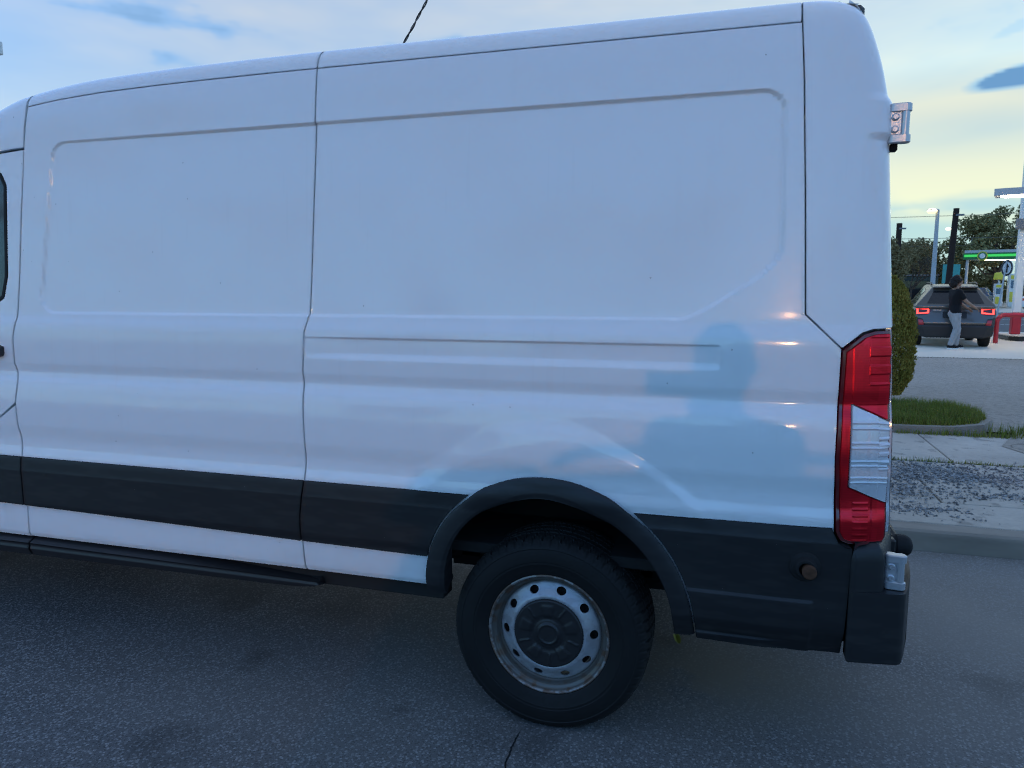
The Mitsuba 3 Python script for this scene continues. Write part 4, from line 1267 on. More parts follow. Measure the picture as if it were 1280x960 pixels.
# the person walking behind the car
WALK = {
    'pel': ((0.0, 0, 0.93), 0.115), 'hipL': ((0.0, 0.085, 0.88), 0.105), 'hipR': ((0.0, -0.085, 0.88), 0.105), 'bel': ((0.01, 0, 1.08), 0.120),
    'cheL': ((0.0, 0.075, 1.28), 0.108), 'cheR': ((0.0, -0.075, 1.28), 0.108), 'shL': ((0.0, 0.165, 1.40), 0.060), 'shR': ((0.0, -0.165, 1.40), 0.060), 'nkb': ((0.0, 0, 1.44), 0.058), 'nkt': ((0.02, 0, 1.53), 0.050),
    'kneeL': ((0.14, 0.085, 0.49), 0.062), 'ankL': ((0.13, 0.085, 0.09), 0.040), 'kneeR': ((0.04, -0.085, 0.49), 0.062), 'ankR': ((-0.08, -0.085, 0.10), 0.040),
    'elL': ((0.16, 0.22, 1.17), 0.040), 'wrL': ((0.38, 0.20, 1.00), 0.028), 'elR': ((0.15, -0.21, 1.16), 0.040), 'wrR': ((0.38, -0.17, 1.02), 0.028),
    '_handL': ((0.8, -0.1, -0.5), (0.4, 0.4, 0.8), (0.2, -0.9, 0.1), 0.25), '_handR': ((0.8, 0.1, -0.5), (0.4, -0.4, 0.8), (0.2, 0.9, 0.1), 0.25),
    '_head': ((0.03, 0, 1.625), (1, 0.0, -0.1)), '_footL': (1, 0.1), '_footR': (1, -0.05),
}
prt = bevel_box(-0.03, -0.232, 1.345, 0.03, -0.226, 1.40, 0.002)
pk = tag('person', 'person in black T-shirt and pale jeans walking behind the grey car', 'person')
_n['person'] = 1
place_person(pk, WALK, V([5.72, 18.25, 0.114]), 78.0, {'skin': 'skin', 'shirt': 'black_cloth', 'trousers': 'light_denim', 'shoe': 'black_cloth', 'sleeve': 0.62}, [((-0.01, 0, 1.68), (0.125, 0.118, 0.105)), ((-0.075, 0, 1.60), (0.095, 0.105, 0.11)), ((0.0, 0, 1.745), (0.075, 0.075, 0.06))], 5, print_=bevel_box(-0.035, 0.215, 1.33, 0.04, 0.236, 1.40, 0.003))

# the photographer, whose shadow falls on the van
PH = {
    'pel': ((0.0, 0, 0.97), 0.120), 'hipL': ((0.0, 0.09, 0.92), 0.105), 'hipR': ((0.0, -0.09, 0.92), 0.105), 'bel': ((0.0, 0, 1.13), 0.125),
    'cheL': ((0.0, 0.085, 1.32), 0.115), 'cheR': ((0.0, -0.085, 1.32), 0.115), 'shL': ((0.0, 0.160, 1.455), 0.056), 'shR': ((0.0, -0.160, 1.455), 0.056), 'nkb': ((0.0, 0, 1.50), 0.060), 'nkt': ((0.02, 0, 1.58), 0.056),
    'kneeL': ((0.03, 0.11, 0.50), 0.064), 'ankL': ((0.0, 0.13, 0.09), 0.042), 'kneeR': ((0.02, -0.11, 0.50), 0.064), 'ankR': ((-0.03, -0.13, 0.09), 0.042),
    'elL': ((-0.02, 0.195, 1.17), 0.044), 'wrL': ((0.10, 0.185, 0.92), 0.031), 'elR': ((0.20, -0.135, 1.21), 0.044), 'wrR': ((0.335, 0.035, 1.455), 0.031),
    '_handL': ((0.25, -0.05, -1.0), (0.3, 1, 0), (1, -0.2, 0.2), 0.3), '_handR': ((-0.05, 0.75, 0.75), (-1, 0.1, 0), (-0.3, -0.6, 0.7), 0.45),
    '_head': ((0.03, 0, 1.675), (1, 0.1, -0.12)), '_footL': (1, 0.15), '_footR': (1, -0.15),
}
PPOS = V([0.835, -2.72, 0.0])
pk = tag('person_001', 'person in dark navy clothes standing in the road holding a phone up towards the van', 'person')
place_person(pk, PH, PPOS, 0.0, {'skin': 'skin_pale', 'shirt': 'navy_cloth', 'trousers': 'navy_cloth', 'shoe': 'black_cloth', 'sleeve': 1.5}, [((-0.02, 0, 1.728), (0.100, 0.083, 0.080)), ((-0.055, 0, 1.67), (0.068, 0.080, 0.085))], 9)
ph = tag('phone', 'black phone held up in landscape by the person facing the van', 'phone')
put(ph, bevel_box(CAM[0] - 0.022, CAM[1] - 0.018, CAM[2] - 0.022, CAM[0] + 0.125, CAM[1] - 0.009, CAM[2] + 0.050, 0.003), 'black_plastic')
part(ph, 'lens', lathe_y([(0.0, -0.001), (0.007, -0.001), (0.008, -0.003), (0.008, -0.006)], 20, (CAM[0], CAM[1] - 0.004, CAM[2])), 'dark_glass')


# ================================================================== CARS
def spheres_hull(pts, r, segs=12):
    return m3.Manifold.batch_hull([m3.Manifold.sphere(r, segs).translate(list(map(float, p))) for p in pts])


def sym(pts):
    return [(u, s * v, z) for u, v, z in pts for s in (1, -1)]


def ccw(poly):
    return m3.CrossSection([V(shapely.geometry.polygon.orient(Polygon(poly)).exterior.coords)[:-1]])


def side_prism(poly, v0=-2.0, v1=2.0):
    """(u, z) outline pushed across the car"""
    c = ccw(poly)
    return c.extrude(v1 - v0).rotate([90, 0, 0]).translate([0, v1, 0])


def back_prism(poly, u0, u1):
    """(v, z) outline pushed along the car"""
    c = ccw(poly)
    return c.extrude(u1 - u0).rotate([90, 0, 0]).rotate([0, 0, 90]).translate([u0, 0, 0])


def car_wheel(key, u, v, R, heading, pos, out=1):
    def tr(m):
        return turn(m, heading, pos)
    prof = [(R * 0.62, -0.09), (R * 0.66, -0.105), (R * 0.86, -0.112), (R * 0.97, -0.095), (R, -0.06), (R, 0.06), (R * 0.97, 0.095), (R * 0.86, 0.112), (R * 0.62, 0.10)]
    t = lathe_y(prof, 40, (0, 0, 0))
    if out < 0:
        t = trimesh.Trimesh(t.vertices * V([1, -1, 1]), t.faces[:, ::-1], process=False)
    # local frame: u forward, v left: outer face towards -y of the lathe means v negative
    t.apply_translation([u, v, R])
    w = part(key, 'wheel', tr(t), 'black_rubber', 30)
    sp_ = [lathe_y([(R * 0.62, -0.075), (R * 0.66, -0.10), (R * 0.63, -0.105), (R * 0.58, -0.085), (R * 0.56, -0.03)], 40), lathe_y([(0, -0.075), (R * 0.13, -0.075), (R * 0.15, -0.05)], 20)]
    for k in range(5):
        b = bevel_box(-R * 0.07, -0.075, R * 0.1, R * 0.07, -0.045, R * 0.60, 0.004)
        a = 2 * math.pi * k / 5
        vv = b.vertices
        sp_.append(trimesh.Trimesh(np.stack([vv[:, 0] * math.cos(a) - vv[:, 2] * math.sin(a), vv[:, 1], vv[:, 0] * math.sin(a) + vv[:, 2] * math.cos(a)], 1), b.faces, process=False))
    r = cat(sp_)
    if out < 0:
        r = trimesh.Trimesh(r.vertices * V([1, -1, 1]), r.faces[:, ::-1], process=False)
    r.apply_translation([u, v, R])
    part(w, 'rim', tr(r), 'alloy', 30)


def make_car(name, label, pos, heading, body, suv=True, lit=False, group=None, simple=False):
    key = thing(name, label, 'car', group)
    tr = lambda m: turn(tomesh(m), heading, pos)
    if suv:
        L, Wd, H, zb, R, wb = 4.40, 0.90, 1.60, 1.00, 0.345, 2.67
        lower = [(-2.10, 0.80, 0.50), (-2.16, 0.74, 0.62), (-2.05, 0.83, 0.90), (-2.0, 0.80, 1.00), (0.70, 0.83, 0.98), (1.75, 0.74, 0.90), (2.10, 0.66, 0.74), (2.12, 0.68, 0.45), (0, 0.84, 0.40), (-2.05, 0.76, 0.42), (0, 0.86, 0.7)]
        roof = [(-1.76, 0.45, 1.46), (-1.0, 0.50, 1.52), (0.0, 0.50, 1.515), (0.28, 0.46, 1.48)]
        belt = [(-2.06, 0.80, 1.02), (1.15, 0.78, 1.00)]
        side_w = [(-1.52, 1.06), (-1.42, 1.40), (-1.2, 1.475), (0.05, 1.475), (0.92, 1.06)]
        rear_w = [(-0.62, 1.10), (-0.47, 1.41), (0.47, 1.41), (0.62, 1.10)]
        front_w = [(-0.64, 1.06), (-0.52, 1.46), (0.52, 1.46), (0.64, 1.06)]
    else:
        L, Wd, H, zb, R, wb = 4.65, 0.90, 1.46, 0.90, 0.32, 2.75
        lower = [(-2.2, 0.74, 0.50), (-2.22, 0.70, 0.66), (-2.15, 0.74, 0.88), (-1.6, 0.80, 0.92), (0.75, 0.82, 0.88), (1.8, 0.72, 0.80), (2.2, 0.62, 0.66), (2.2, 0.66, 0.36), (0, 0.84, 0.30), (-2.15, 0.72, 0.36), (0, 0.86, 0.6)]
        roof = [(-0.95, 0.54, 1.385), (-0.4, 0.57, 1.405), (0.05, 0.56, 1.40)]
        belt = [(-1.75, 0.76, 0.90), (1.2, 0.77, 0.88)]
        side_w = [(-1.25, 0.95), (-0.85, 1.33), (0.0, 1.36), (0.85, 0.96)]
        rear_w = [(-0.58, 0.98), (-0.46, 1.32), (0.46, 1.32), (0.58, 0.98)]
        front_w = [(-0.60, 0.96), (-0.48, 1.34), (0.48, 1.34), (0.60, 0.96)]
    lo = spheres_hull(sym(lower), 0.055)
    gh = spheres_hull(sym(roof + belt), 0.07, 20)
    gl = spheres_hull(sym(roof + belt), 0.076, 20)
    cut = m3.Manifold.batch_boolean([m3.Manifold.cylinder(2.4, R + 0.055, R + 0.055, 40).rotate([90, 0, 0]).translate([u, 1.2, R]) - m3.Manifold.cube([2, 1.10, 2], True).translate([u, 0, 0.4]) for u in (-wb / 2, wb / 2)], m3.OpType.Add)
    put(key, turn(cat([lo - cut, gh]), heading, pos), body, 28)
    mid_ = 0.0
    sides = gl ^ (side_prism(side_w) - side_prism([(-0.33, 0.9), (-0.33, 1.6), (-0.26, 1.6), (-0.26, 0.9)]))
    sides = sides - m3.Manifold.cube([6, 1.0, 4], True)
    for s in (1, -1):
        half = sides ^ m3.Manifold.cube([8, 4, 8], True).translate([0, 2.0 * s, 0])
        for q in half.decompose():
            part(key, 'window', tr(q), 'dark_glass', 25)
    rear = (gl ^ back_prism(rear_w, -3, -0.9)) - m3.Manifold.cube([1.2 if suv else 0.4, 4, 4], True).translate([-0.9 if suv else -0.7, 0, 0])
    part(key, 'rear_window', tr(rear), 'dark_glass', 25)
    fr = (gl ^ back_prism(front_w, 0.35, 3))
    part(key, 'windscreen', tr(fr), 'dark_glass', 25)
    for u in (-wb / 2, wb / 2):
        car_wheel(key, u, -0.76, R, heading, pos, 1)
        car_wheel(key, u, 0.76, R, heading, pos, -1)
    lo2 = spheres_hull(sym(lower), 0.063)
    # tail lamps
    for s in (1, -1):
        if suv:
            outl = [(0.50, 0.93), (0.60, 0.99), (0.90, 1.02), (0.93, 0.84), (0.78, 0.80), (0.60, 0.83)]
        else:
            outl = [(0.45, 0.72), (0.45, 0.86), (0.9, 0.88), (0.92, 0.72)]
        q = lo2 ^ back_prism([(s * a, b) for a, b in outl], -3, -1.9)
        lk = part(key, 'tail_lamp', tr(q), 'dark_red_lens' if suv else 'car_red_off', 30)
        if lit:
            qq = spheres_hull(sym(lower), 0.067)
            for bar in ([(0.58, 0.945), (0.58, 0.975), (0.84, 0.99), (0.86, 0.965)], [(0.58, 0.855), (0.58, 0.885), (0.84, 0.86), (0.84, 0.835)], [(0.565, 0.86), (0.565, 0.97), (0.60, 0.97), (0.60, 0.86)], [(0.80, 0.84), (0.80, 0.98), (0.84, 0.98), (0.84, 0.84)]):
                qb = qq ^ back_prism([(s * a, b) for a, b in bar], -3, -1.9)
                kk = numbered(lk + '__light')
                scene[kk] = lampmat(tr(qb), 'red_lens_mat', (0.26, 0.010, 0.007), 30, 0.05)
    if suv:
        # dark lower bumper with reflectors, plate, spoiler, roof rails, badge bar
        bm = spheres_hull([(u - 0.02, v, z - 0.0) for u, v, z in sym([(-2.12, 0.80, 0.52), (-2.18, 0.70, 0.52), (-2.05, 0.80, 0.34), (-2.15, 0.60, 0.30), (-1.5, 0.84, 0.5)])], 0.055) - cut
        bk = part(key, 'rear_bumper', tr(bm), 'black_cladding_car', 30)
        for s in (1, -1):
            cn = lo2 ^ back_prism([(s * a, b) for a, b in ((0.62, 0.52), (0.70, 0.72), (0.88, 0.76), (0.92, 0.52))], -3, -1.7)
            part(bk, 'corner_trim', tr(cn), 'black_plastic', 30)
            part(bk, 'reflector', tr(spheres_hull(sym(lower), 0.072) ^ back_prism([(s * a, b) for a, b in ((0.66, 0.57), (0.70, 0.69), (0.80, 0.70), (0.78, 0.56))], -3, -1.7)), 'car_red_off', 30)
        part(key, 'plate', tr(lo2 ^ back_prism([(-0.26, 0.74), (-0.26, 0.90), (0.26, 0.90), (0.26, 0.74)], -3, -1.9)), 'black_plastic', 30)
        part(key, 'badge', tr(cat([bevel_box(-2.175, 0.30, 0.925, -2.165, 0.48, 0.945, 0.002)])), 'alloy')
        part(key, 'spoiler', tr(spheres_hull(sym([(-1.95, 0.46, 1.505), (-1.6, 0.49, 1.54), (-1.6, 0.49, 1.50)]), 0.022)), body, 30)
        for s in (1, -1):
            part(key, 'roof_rail', tr(tube([(-1.55, s * 0.50, 1.57), (-1.45, s * 0.50, 1.615), (-1.2, s * 0.505, 1.63), (0.0, s * 0.50, 1.63), (0.15, s * 0.50, 1.57)], 0.018, 8)), 'black_plastic', 30)
        part(key, 'door_mirror', tr(spheres_hull([(0.85, 0.93, 1.08), (0.85, 1.02, 1.10), (0.9, 0.95, 1.16)], 0.04)), body, 30)
        part(key, 'door_mirror', tr(spheres_hull([(0.85, -0.93, 1.08), (0.85, -1.02, 1.10), (0.9, -0.95, 1.16)], 0.04)), body, 30)
    return key


scene['black_cladding_car'] = prin((0.03, 0.03, 0.031), 0.5, 0.4)
make_car('parked_car', 'dark grey crossover car with lit red tail lamps stopped on the forecourt', V([6.12, 20.75, 0.114]), 8.0, 'car_grey', True, True)
# a car parked across the road behind the photographer: its shadow lies along the lower flank of the van
make_car('parked_car', 'dark blue crossover car standing in the road behind the photographer', V([2.05, -4.75, 0.0]), 90.0, 'car_blue', True)
# cars beyond the far forecourt
make_car('parked_car', 'white car parked at the far fuel pumps by the right edge', V([20.6, 54.5, 0.112]), 96.0, 'car_white', False, simple=True)
make_car('parked_car', 'dark blue car parked under the far canopy left of the pumps', V([17.6, 60.5, 0.112]), 200.0, 'car_blue', True, simple=True)


# ================================================================== STREET LAMPS, POLES, WIRES
def street_lamp(label, base, h, head_dir, arm, col, rad, r0=0.09, size=0.22, mat='light_grey', weight=0.2, group=None):
    key = thing('street_lamp', label, 'street lamp', group)
    b = V(base, float)
    d = V([head_dir[0], head_dir[1], 0.0]) / np.hypot(*head_dir)
    part(key, 'pole', tube([b, b + V([0, 0, h * 0.5]), b + V([0, 0, h])], [r0, r0 * 0.85, r0 * 0.65], 14), mat, 30)
    part(key, 'base_plate', lathe_z([(0, 0.0), (r0 * 2, 0.0), (r0 * 2, 0.03), (r0 * 1.2, 0.06), (r0, 0.10)], 16, b), mat, 30)
    e = b + V([0, 0, h]) + d * arm + V([0, 0, 0.18 * arm])
    if arm > 0.05:
        t = np.linspace(0, 1, 8)
        part(key, 'arm', tube([b + V([0, 0, h - 0.05]) + d * arm * q + V([0, 0, (0.18 * arm + 0.05) * math.sin(q * math.pi / 2)]) for q in t], 0.035, 10), mat, 30)
    l = np.cross([0, 0, 1.0], d)
    hm = spheres_hull([e + d * 0.10 * 0 + l * 0.11, e - l * 0.11, e + d * 0.55 + l * 0.13, e + d * 0.55 - l * 0.13, e + d * 0.2 + V([0, 0, 0.07])], 0.05)
    hk = part(key, 'lamp_head', tomesh(hm), mat, 30)
    c = e + d * 0.36 + V([0, 0, -0.055])
    bulb = trimesh.creation.icosphere(3, 1.0)
    bulb = trimesh.Trimesh(bulb.vertices * V([size, size, size * 0.6]) + c, bulb.faces, process=False)
    kk = numbered(hk + '__bulb')
    scene[kk] = lampmat(bulb, 'white_enamel', V(col) * rad, True, weight)
    return key


street_lamp('tall lit street lamp with a warm bulb standing behind the stopped grey car', (12.05, 49.0, 0.10), 6.2, (-1, -0.6), 0.05, (1.0, 0.80, 0.34), 0.075, 0.15, 0.28, 'light_grey', 0.3)
street_lamp('distant lit street lamp on a curved arm beyond the dark wooden pole', (24.3, 88.6, 0.10), 7.6, (-1, 0.05), 1.9, (1.0, 0.9, 0.62), 0.06, 0.10, 0.30, 'grey_plastic', 0.1)
kl = thing('street_lamp', 'lit sodium street lamp across the road behind the photographer', 'street lamp')
b = V([LAMP_POS[0], LAMP_POS[1] - 1.2, 0.0])
part(kl, 'pole', tube([b, b + V([0, 0, 3]), b + V([0, 0, LAMP_POS[2] + 0.1])], [0.10, 0.085, 0.07], 14), 'galvanised', 30)
part(kl, 'arm', tube([b + V([0, 0, LAMP_POS[2]]), b + V([0, 0.5, LAMP_POS[2] + 0.18]), LAMP_POS + V([0, -0.2, 0.16])], 0.04, 10), 'galvanised', 30)
hk = part(kl, 'lamp_head', bevel_box(LAMP_POS[0] - 0.22, LAMP_POS[1] - 0.35, LAMP_POS[2] + 0.10, LAMP_POS[0] + 0.22, LAMP_POS[1] + 0.32, LAMP_POS[2] + 0.22, 0.03), 'grey_plastic')
bulb = trimesh.creation.icosphere(3, 1.0)
scene[hk + '__bulb'] = lampmat(trimesh.Trimesh(bulb.vertices * V([0.20, 0.20, 0.14]) + LAMP_POS, bulb.faces, process=False), 'white_enamel', V([1.0, 0.47, 0.17]) * LAMP_POWER, True, 6.0)
# pale lamp head that just enters the frame at the left
kl = thing('street_lamp', 'unlit pale box lamp on a pole at the left edge of the photo', 'street lamp')
part(kl, 'pole', tube([(-25.0, 17.6, 0), (-25.0, 17.6, 9.7)], [0.10, 0.07], 12), 'light_grey', 30)
part(kl, 'lamp_head', bevel_box(-25.1, 17.5, 9.42, -23.45, 17.95, 9.86, 0.03), 'white_enamel')


def wood_pole(label, x, y, h, r, lean=0.0):
    key = thing('utility_pole', label, 'pole')
    part(key, 'post', tube([(x, y, 0), (x + lean * 0.5, y, h * 0.5), (x + lean, y, h)], [r, r * 0.93, r * 0.86], 14), 'pole_wood', 30)
    part(key, 'bracket', bevel_box(x + lean - 0.05, y - r - 0.05, h - 0.5, x + lean + r + 0.22, y - r * 0.5, h - 0.38, 0.01), 'grey_plastic')
    return key


wood_pole('tall dark wooden pole leaning slightly to the right of the lit street lamp', 13.75, 52.8, 6.75, 0.20, 0.22)
wood_pole('dark wooden pole right beside the rear edge of the van', 12.95, 65.1, 6.85, 0.24)
for (a, c, sag, y0, lab) in ((8.35, 8.9, 0.9, 70.0, 'upper thin power line crossing the sky behind the street lamp'), (6.15, 6.2, 0.5, 66.0, 'lower thin power line strung between the dark wooden poles'), (5.6, 5.9, 0.4, 72.0, 'lowest thin power line above the far trees')):
    t = np.linspace(-1, 1, 25)
    k = numbered('power_line')
    put(k, tube(np.c_[8 + 42 * t, np.full(25, y0) + 4 * t, (a + c) / 2 + (c - a) / 2 * t - sag * (1 - t ** 2)], 0.022, 6), 'wire_grey')
    tag(k, lab, 'wire')
# service cable overhead: two strands twisted together
p0, p1 = V([-4.3, 5.87, 2.9]), V([-2.2, 6.93, 7.2])
key = thing('overhead_cable', 'twisted black overhead cable above the roof of the van', 'wire')
t = np.linspace(0, 1, 160)
bend = 0.10 * np.sin(t * math.pi)
mid_l = p0 + (p1 - p0) * t[:, None] + np.c_[bend, bend * 0, -bend]
ang = t * 2 * math.pi * 16
part(key, 'strand', tube(mid_l + np.c_[0.010 * np.cos(ang), 0.010 * np.sin(ang), 0 * ang], 0.009, 7), 'wire_black', True)
part(key, 'strand', tube(mid_l - np.c_[0.010 * np.cos(ang), 0.010 * np.sin(ang), 0 * ang], 0.007, 7), 'wire_grey', True)
wk = thing('utility_pole', 'wooden service pole hidden behind the van that carries the twisted cable', 'pole')
part(wk, 'post', tube([(-4.35, 5.95, 0), (-4.35, 5.95, 3.0)], [0.10, 0.09], 12), 'pole_wood', 30)


# ================================================================== TREES AND SHRUB
def crown(center, radii, n, leaf, seed, nclump=26, fill=0.42, lean=(0, 0, 0), flat=0.8):
    g = np.random.default_rng(seed)
    c = g.normal(size=(nclump, 3))
    c /= np.linalg.norm(c, axis=1, keepdims=True)
    c *= g.uniform(0.25, 1.0, (nclump, 1)) ** 0.6
    c[:, 2] = np.where(c[:, 2] < -0.5, -0.5 + 0.3 * (c[:, 2] + 0.5), c[:, 2])
    w = g.uniform(0.5, 1.0, nclump)
    idx = g.choice(nclump, n, p=w / w.sum())
    o = g.normal(size=(n, 3))
    o /= np.linalg.norm(o, axis=1, keepdims=True)
    o *= (g.random((n, 1)) ** 0.45) * fill * (0.55 + 0.7 * w[idx])[:, None]
    p = c[idx] + o * V([1, 1, flat])
    P = p * V(radii)
    P += P[:, 2:3] * V(lean)
    P += V(center)
    a, b = g.normal(size=(n, 3)), g.normal(size=(n, 3))
    a /= np.linalg.norm(a, axis=1, keepdims=True)
    b -= a * (a * b).sum(1, keepdims=True)
    b /= np.linalg.norm(b, axis=1, keepdims=True)
    s = leaf * g.uniform(0.6, 1.3, (n, 1))
    v = np.stack([P - a * s, P - b * s * 0.45, P + a * s, P + b * s * 0.45], 1).reshape(-1, 3)
    f = (np.arange(n)[:, None, None] * 4 + V([[0, 1, 2], [0, 2, 3]], int)).reshape(-1, 3)
    return trimesh.Trimesh(v, f, process=False), c * V(radii) + (c * V(radii))[:, 2:3] * V(lean) + V(center)


def branchy(base, tips, r0, g, up=0.5):
    ms = []
    fork = V(base) + V([0, 0, up])
    ms.append(tube([V(base), V(base) + (fork - V(base)) * 0.5 + V([0.04, 0, 0]), fork], [r0, r0 * 0.85, r0 * 0.7], 9))
    for t in tips:
        m1 = fork + (V(t) - fork) * 0.5 + g.normal(size=3) * 0.12 * np.linalg.norm(V(t) - fork)
        ms.append(tube([fork, m1, V(t)], [r0 * 0.42, r0 * 0.26, r0 * 0.07], 6))
    return cat(ms)


def tree(label, base, h, radii, n, leaf, seed, mat='tree_leaf', nclump=26, lean=(0, 0, 0), fill=0.42, group=None, name='tree'):
    key = thing(name, label, 'tree', group)
    g = np.random.default_rng(seed + 100)
    cen = V(base) + V([0, 0, h - radii[2] * 0.95])
    cm, cl = crown(cen, radii, n, leaf, seed, nclump, fill, lean)
    part(key, 'crown', cm, mat)
    part(key, 'trunk', branchy(base, cl[g.choice(len(cl), min(12, len(cl)), replace=False)], 0.035 * h, g, max(0.4, h - radii[2] * 1.9)), 'bark', 30)
    return key


tree('big dark tree with a ragged sloping crown behind the green canopy', (22.6, 74.0, 0.0), 9.2, (3.5, 2.8, 3.3), 15000, 0.15, 31, 'tree_leaf', 40, (0.42, 0, 0), 0.25)
tree('dense dark green tree beside the wooden pole', (19.0, 80.0, 0.0), 5.9, (3.0, 2.6, 2.7), 9000, 0.19, 32, 'tree_leaf', 26)
tree('low olive tree behind the tall street lamp', (15.2, 76.0, 0.0), 5.9, (2.6, 2.4, 2.6), 12000, 0.17, 33, 'olive_leaf', 24)
tree('brownish thin tree just right of the rear edge of the van', (11.6, 62.0, 0.0), 5.0, (1.5, 1.5, 2.2), 9000, 0.13, 34, 'olive_leaf', 20)
tree('dark tree mostly hidden behind the rear corner of the van', (7.5, 66.0, 0.0), 5.6, (2.6, 2.4, 2.6), 9000, 0.2, 35, 'tree_leaf', 22)
tree('leafy tree at the right edge behind the white column', (30.0, 80.0, 0.0), 7.4, (3.6, 3, 3.2), 14000, 0.2, 36, 'tree_leaf', 24)
tree('far green tree hidden by the middle of the van', (-12.0, 60.0, 0.0), 6.0, (3.4, 3, 2.8), 5000, 0.3, 37, 'tree_leaf', 18)
tree('far green tree hidden by the front of the van', (-26.0, 50.0, 0.0), 6.0, (3.4, 3, 2.8), 5000, 0.3, 38, 'tree_leaf', 18)
# bare tree
key = thing('bare_tree', 'bare twiggy tree with few leaves left of the street lamp pole', 'tree')
g = np.random.default_rng(40)
ms = []


def grow(p, d, L, r, depth):
    q = p + d * L
    ms.append(tube([p, (p + q) / 2 + g.normal(size=3) * 0.05 * L, q], [r, r * 0.8, r * 0.6], 6 if depth < 2 else 4))
    if depth == 5:
        return
    for _ in range(3 if depth else 4):
        nd = d + g.normal(size=3) * 0.48 + V([0, 0, 0.12])
        grow(q, nd / np.linalg.norm(nd), L * g.uniform(0.62, 0.86), r * 0.58, depth + 1)


grow(V([14.6, 67.5, 0.0]), V([0, 0, 1.0]), 1.55, 0.13, 0)
part(key, 'trunk', cat(ms), 'bark')
cm, _ = crown((14.6, 67.5, 4.3), (1.9, 1.6, 1.5), 1700, 0.12, 41, 30, 0.25)
part(key, 'crown', cm, 'olive_leaf')

# low far hedge and wall
put('far_hedge', cat([crown((x, 83 + (i % 3), 1.9), (2.4, 1.3, 2.1), 3200, 0.2, 50 + i, 16)[0] for i, x in enumerate(range(2, 44, 3))] + [crown((x, 86 + (i % 4), 2.0), (3.2, 1.4, 2.2 + 0.5 * (i % 3)), 900, 0.34, 90 + i, 12)[0] for i, x in enumerate([*range(-70, 2, 4), *range(46, 90, 4)])]), 'tree_leaf')
tag('far_hedge', 'long dark green thicket closing the view behind the far fuel canopy', 'hedge', kind='stuff')
wl = thing('wall', 'low dark green painted building wall behind the stopped grey car', 'wall')
part(wl, 'face', bevel_box(8.0, 72.0, 0, 17.6, 72.4, 2.75, 0.02), 'dark_wall')
part(wl, 'coping', bevel_box(7.95, 71.9, 2.752, 17.65, 72.45, 2.86, 0.02), 'grey_plastic')
part(wl, 'panel', bevel_box(14.4, 71.93, 0.4, 16.9, 71.998, 2.3, 0.02), 'dark_glass')

# arborvitae shrub beside the van
sk = thing('shrub', 'upright bushy green conifer shrub showing past the rear edge of the van', 'shrub')
gg = np.random.default_rng(61)
n = 26000
t_ = gg.random(n)
zz = 0.22 + 1.50 * t_
rr = (0.30 * np.sin(np.clip(t_ * 0.97 + 0.06, 0, 1) * math.pi) ** 0.45 + 0.03) * (1 - 0.25 * t_)
aa = gg.uniform(0, 2 * np.pi, n)
lump = meshkit.fbm(np.c_[np.cos(aa) * 2.6, np.sin(aa) * 2.6, zz * 4.5], 3, 4)
rr = rr * (0.72 + 0.55 * lump) * gg.uniform(0.72, 1.04, n)
P = np.c_[2.50 + rr * np.cos(aa), 8.15 + rr * np.sin(aa), zz]
d = np.c_[np.cos(aa) * 0.5, np.sin(aa) * 0.5, np.full(n, 0.9)] + gg.normal(size=(n, 3)) * 0.3
d /= np.linalg.norm(d, axis=1, keepdims=True)
sd = np.cross(d, gg.normal(size=(n, 3)))
sd /= np.linalg.norm(sd, axis=1, keepdims=True)
s = gg.uniform(0.018, 0.04, (n, 1))
v = np.stack([P - sd * s * 0.35, P + sd * s * 0.35, P + d * s], 1).reshape(-1, 3)
part(sk, 'foliage', trimesh.Trimesh(v, np.arange(3 * n).reshape(-1, 3), process=False), 'shrub_leaf')
part(sk, 'stem', tube([(2.50, 8.15, 0.10), (2.50, 8.15, 0.9), (2.51, 8.15, 1.5)], [0.05, 0.04, 0.01], 8), 'bark', 30)


# ================================================================== FUEL STATIONS
def hoop(label, x, y, wd, h, ax):
    key = thing('hoop_barrier', label, 'barrier')
    d = V([math.cos(ax), math.sin(ax), 0])
    r = 0.20
    a = np.linspace(0, math.pi / 2, 8)
    pts = [V([x, y, 0.114])] + [V([x, y, h - r + 0.114]) + d * r * (1 - math.cos(q)) + V([0, 0, r * math.sin(q)]) for q in a] + [V([x, y, h - r + 0.114]) + d * (wd - r + r * math.sin(q)) + V([0, 0, r * math.cos(q)]) for q in a] + [V([x, y, 0.114]) + d * wd]
    put(key, tube(pts, 0.058, 14), 'red_enamel', 40)


hoop('red tubular hoop barrier guarding the near pump island', 7.39, 20.8, 1.5, 0.76, 0.25)
ik = thing('pump_island', 'raised concrete pump island with a dark kerb face by the red hoop', 'pump island')
part(ik, 'deck', extrude(Polygon([(8.05, 22.0), (8.25, 21.75), (12, 22.6), (12, 24.0), (8.1, 23.2)]), 0.03, 0.245), 'pad_concrete')
part(ik, 'kerb_face', extrude(Polygon([(8.05, 22.0), (8.25, 21.75), (12, 22.6), (12, 24.0), (8.1, 23.2)]).buffer(-0.015), 0.135, 0.11), 'black_plastic')
ck = thing('area_light', 'wide pale box light with a bright underside at the right edge of the sky', 'lamp')
part(ck, 'housing', extrude(Polygon([(6.78, 19.72), (6.95, 19.62), (9.3, 19.0), (9.5, 19.65), (7.0, 20.35)]), 0.17, 3.93), 'light_grey')
part(ck, 'pole', tube([(9.35, 19.4, 0.114), (9.35, 19.4, 3.93)], [0.12, 0.09], 12), 'light_grey', 30)
lens_ = extrude(Polygon([(6.95, 19.80), (7.35, 19.62), (7.75, 19.52), (7.80, 19.85), (7.15, 20.10)]), 0.02, 3.905)
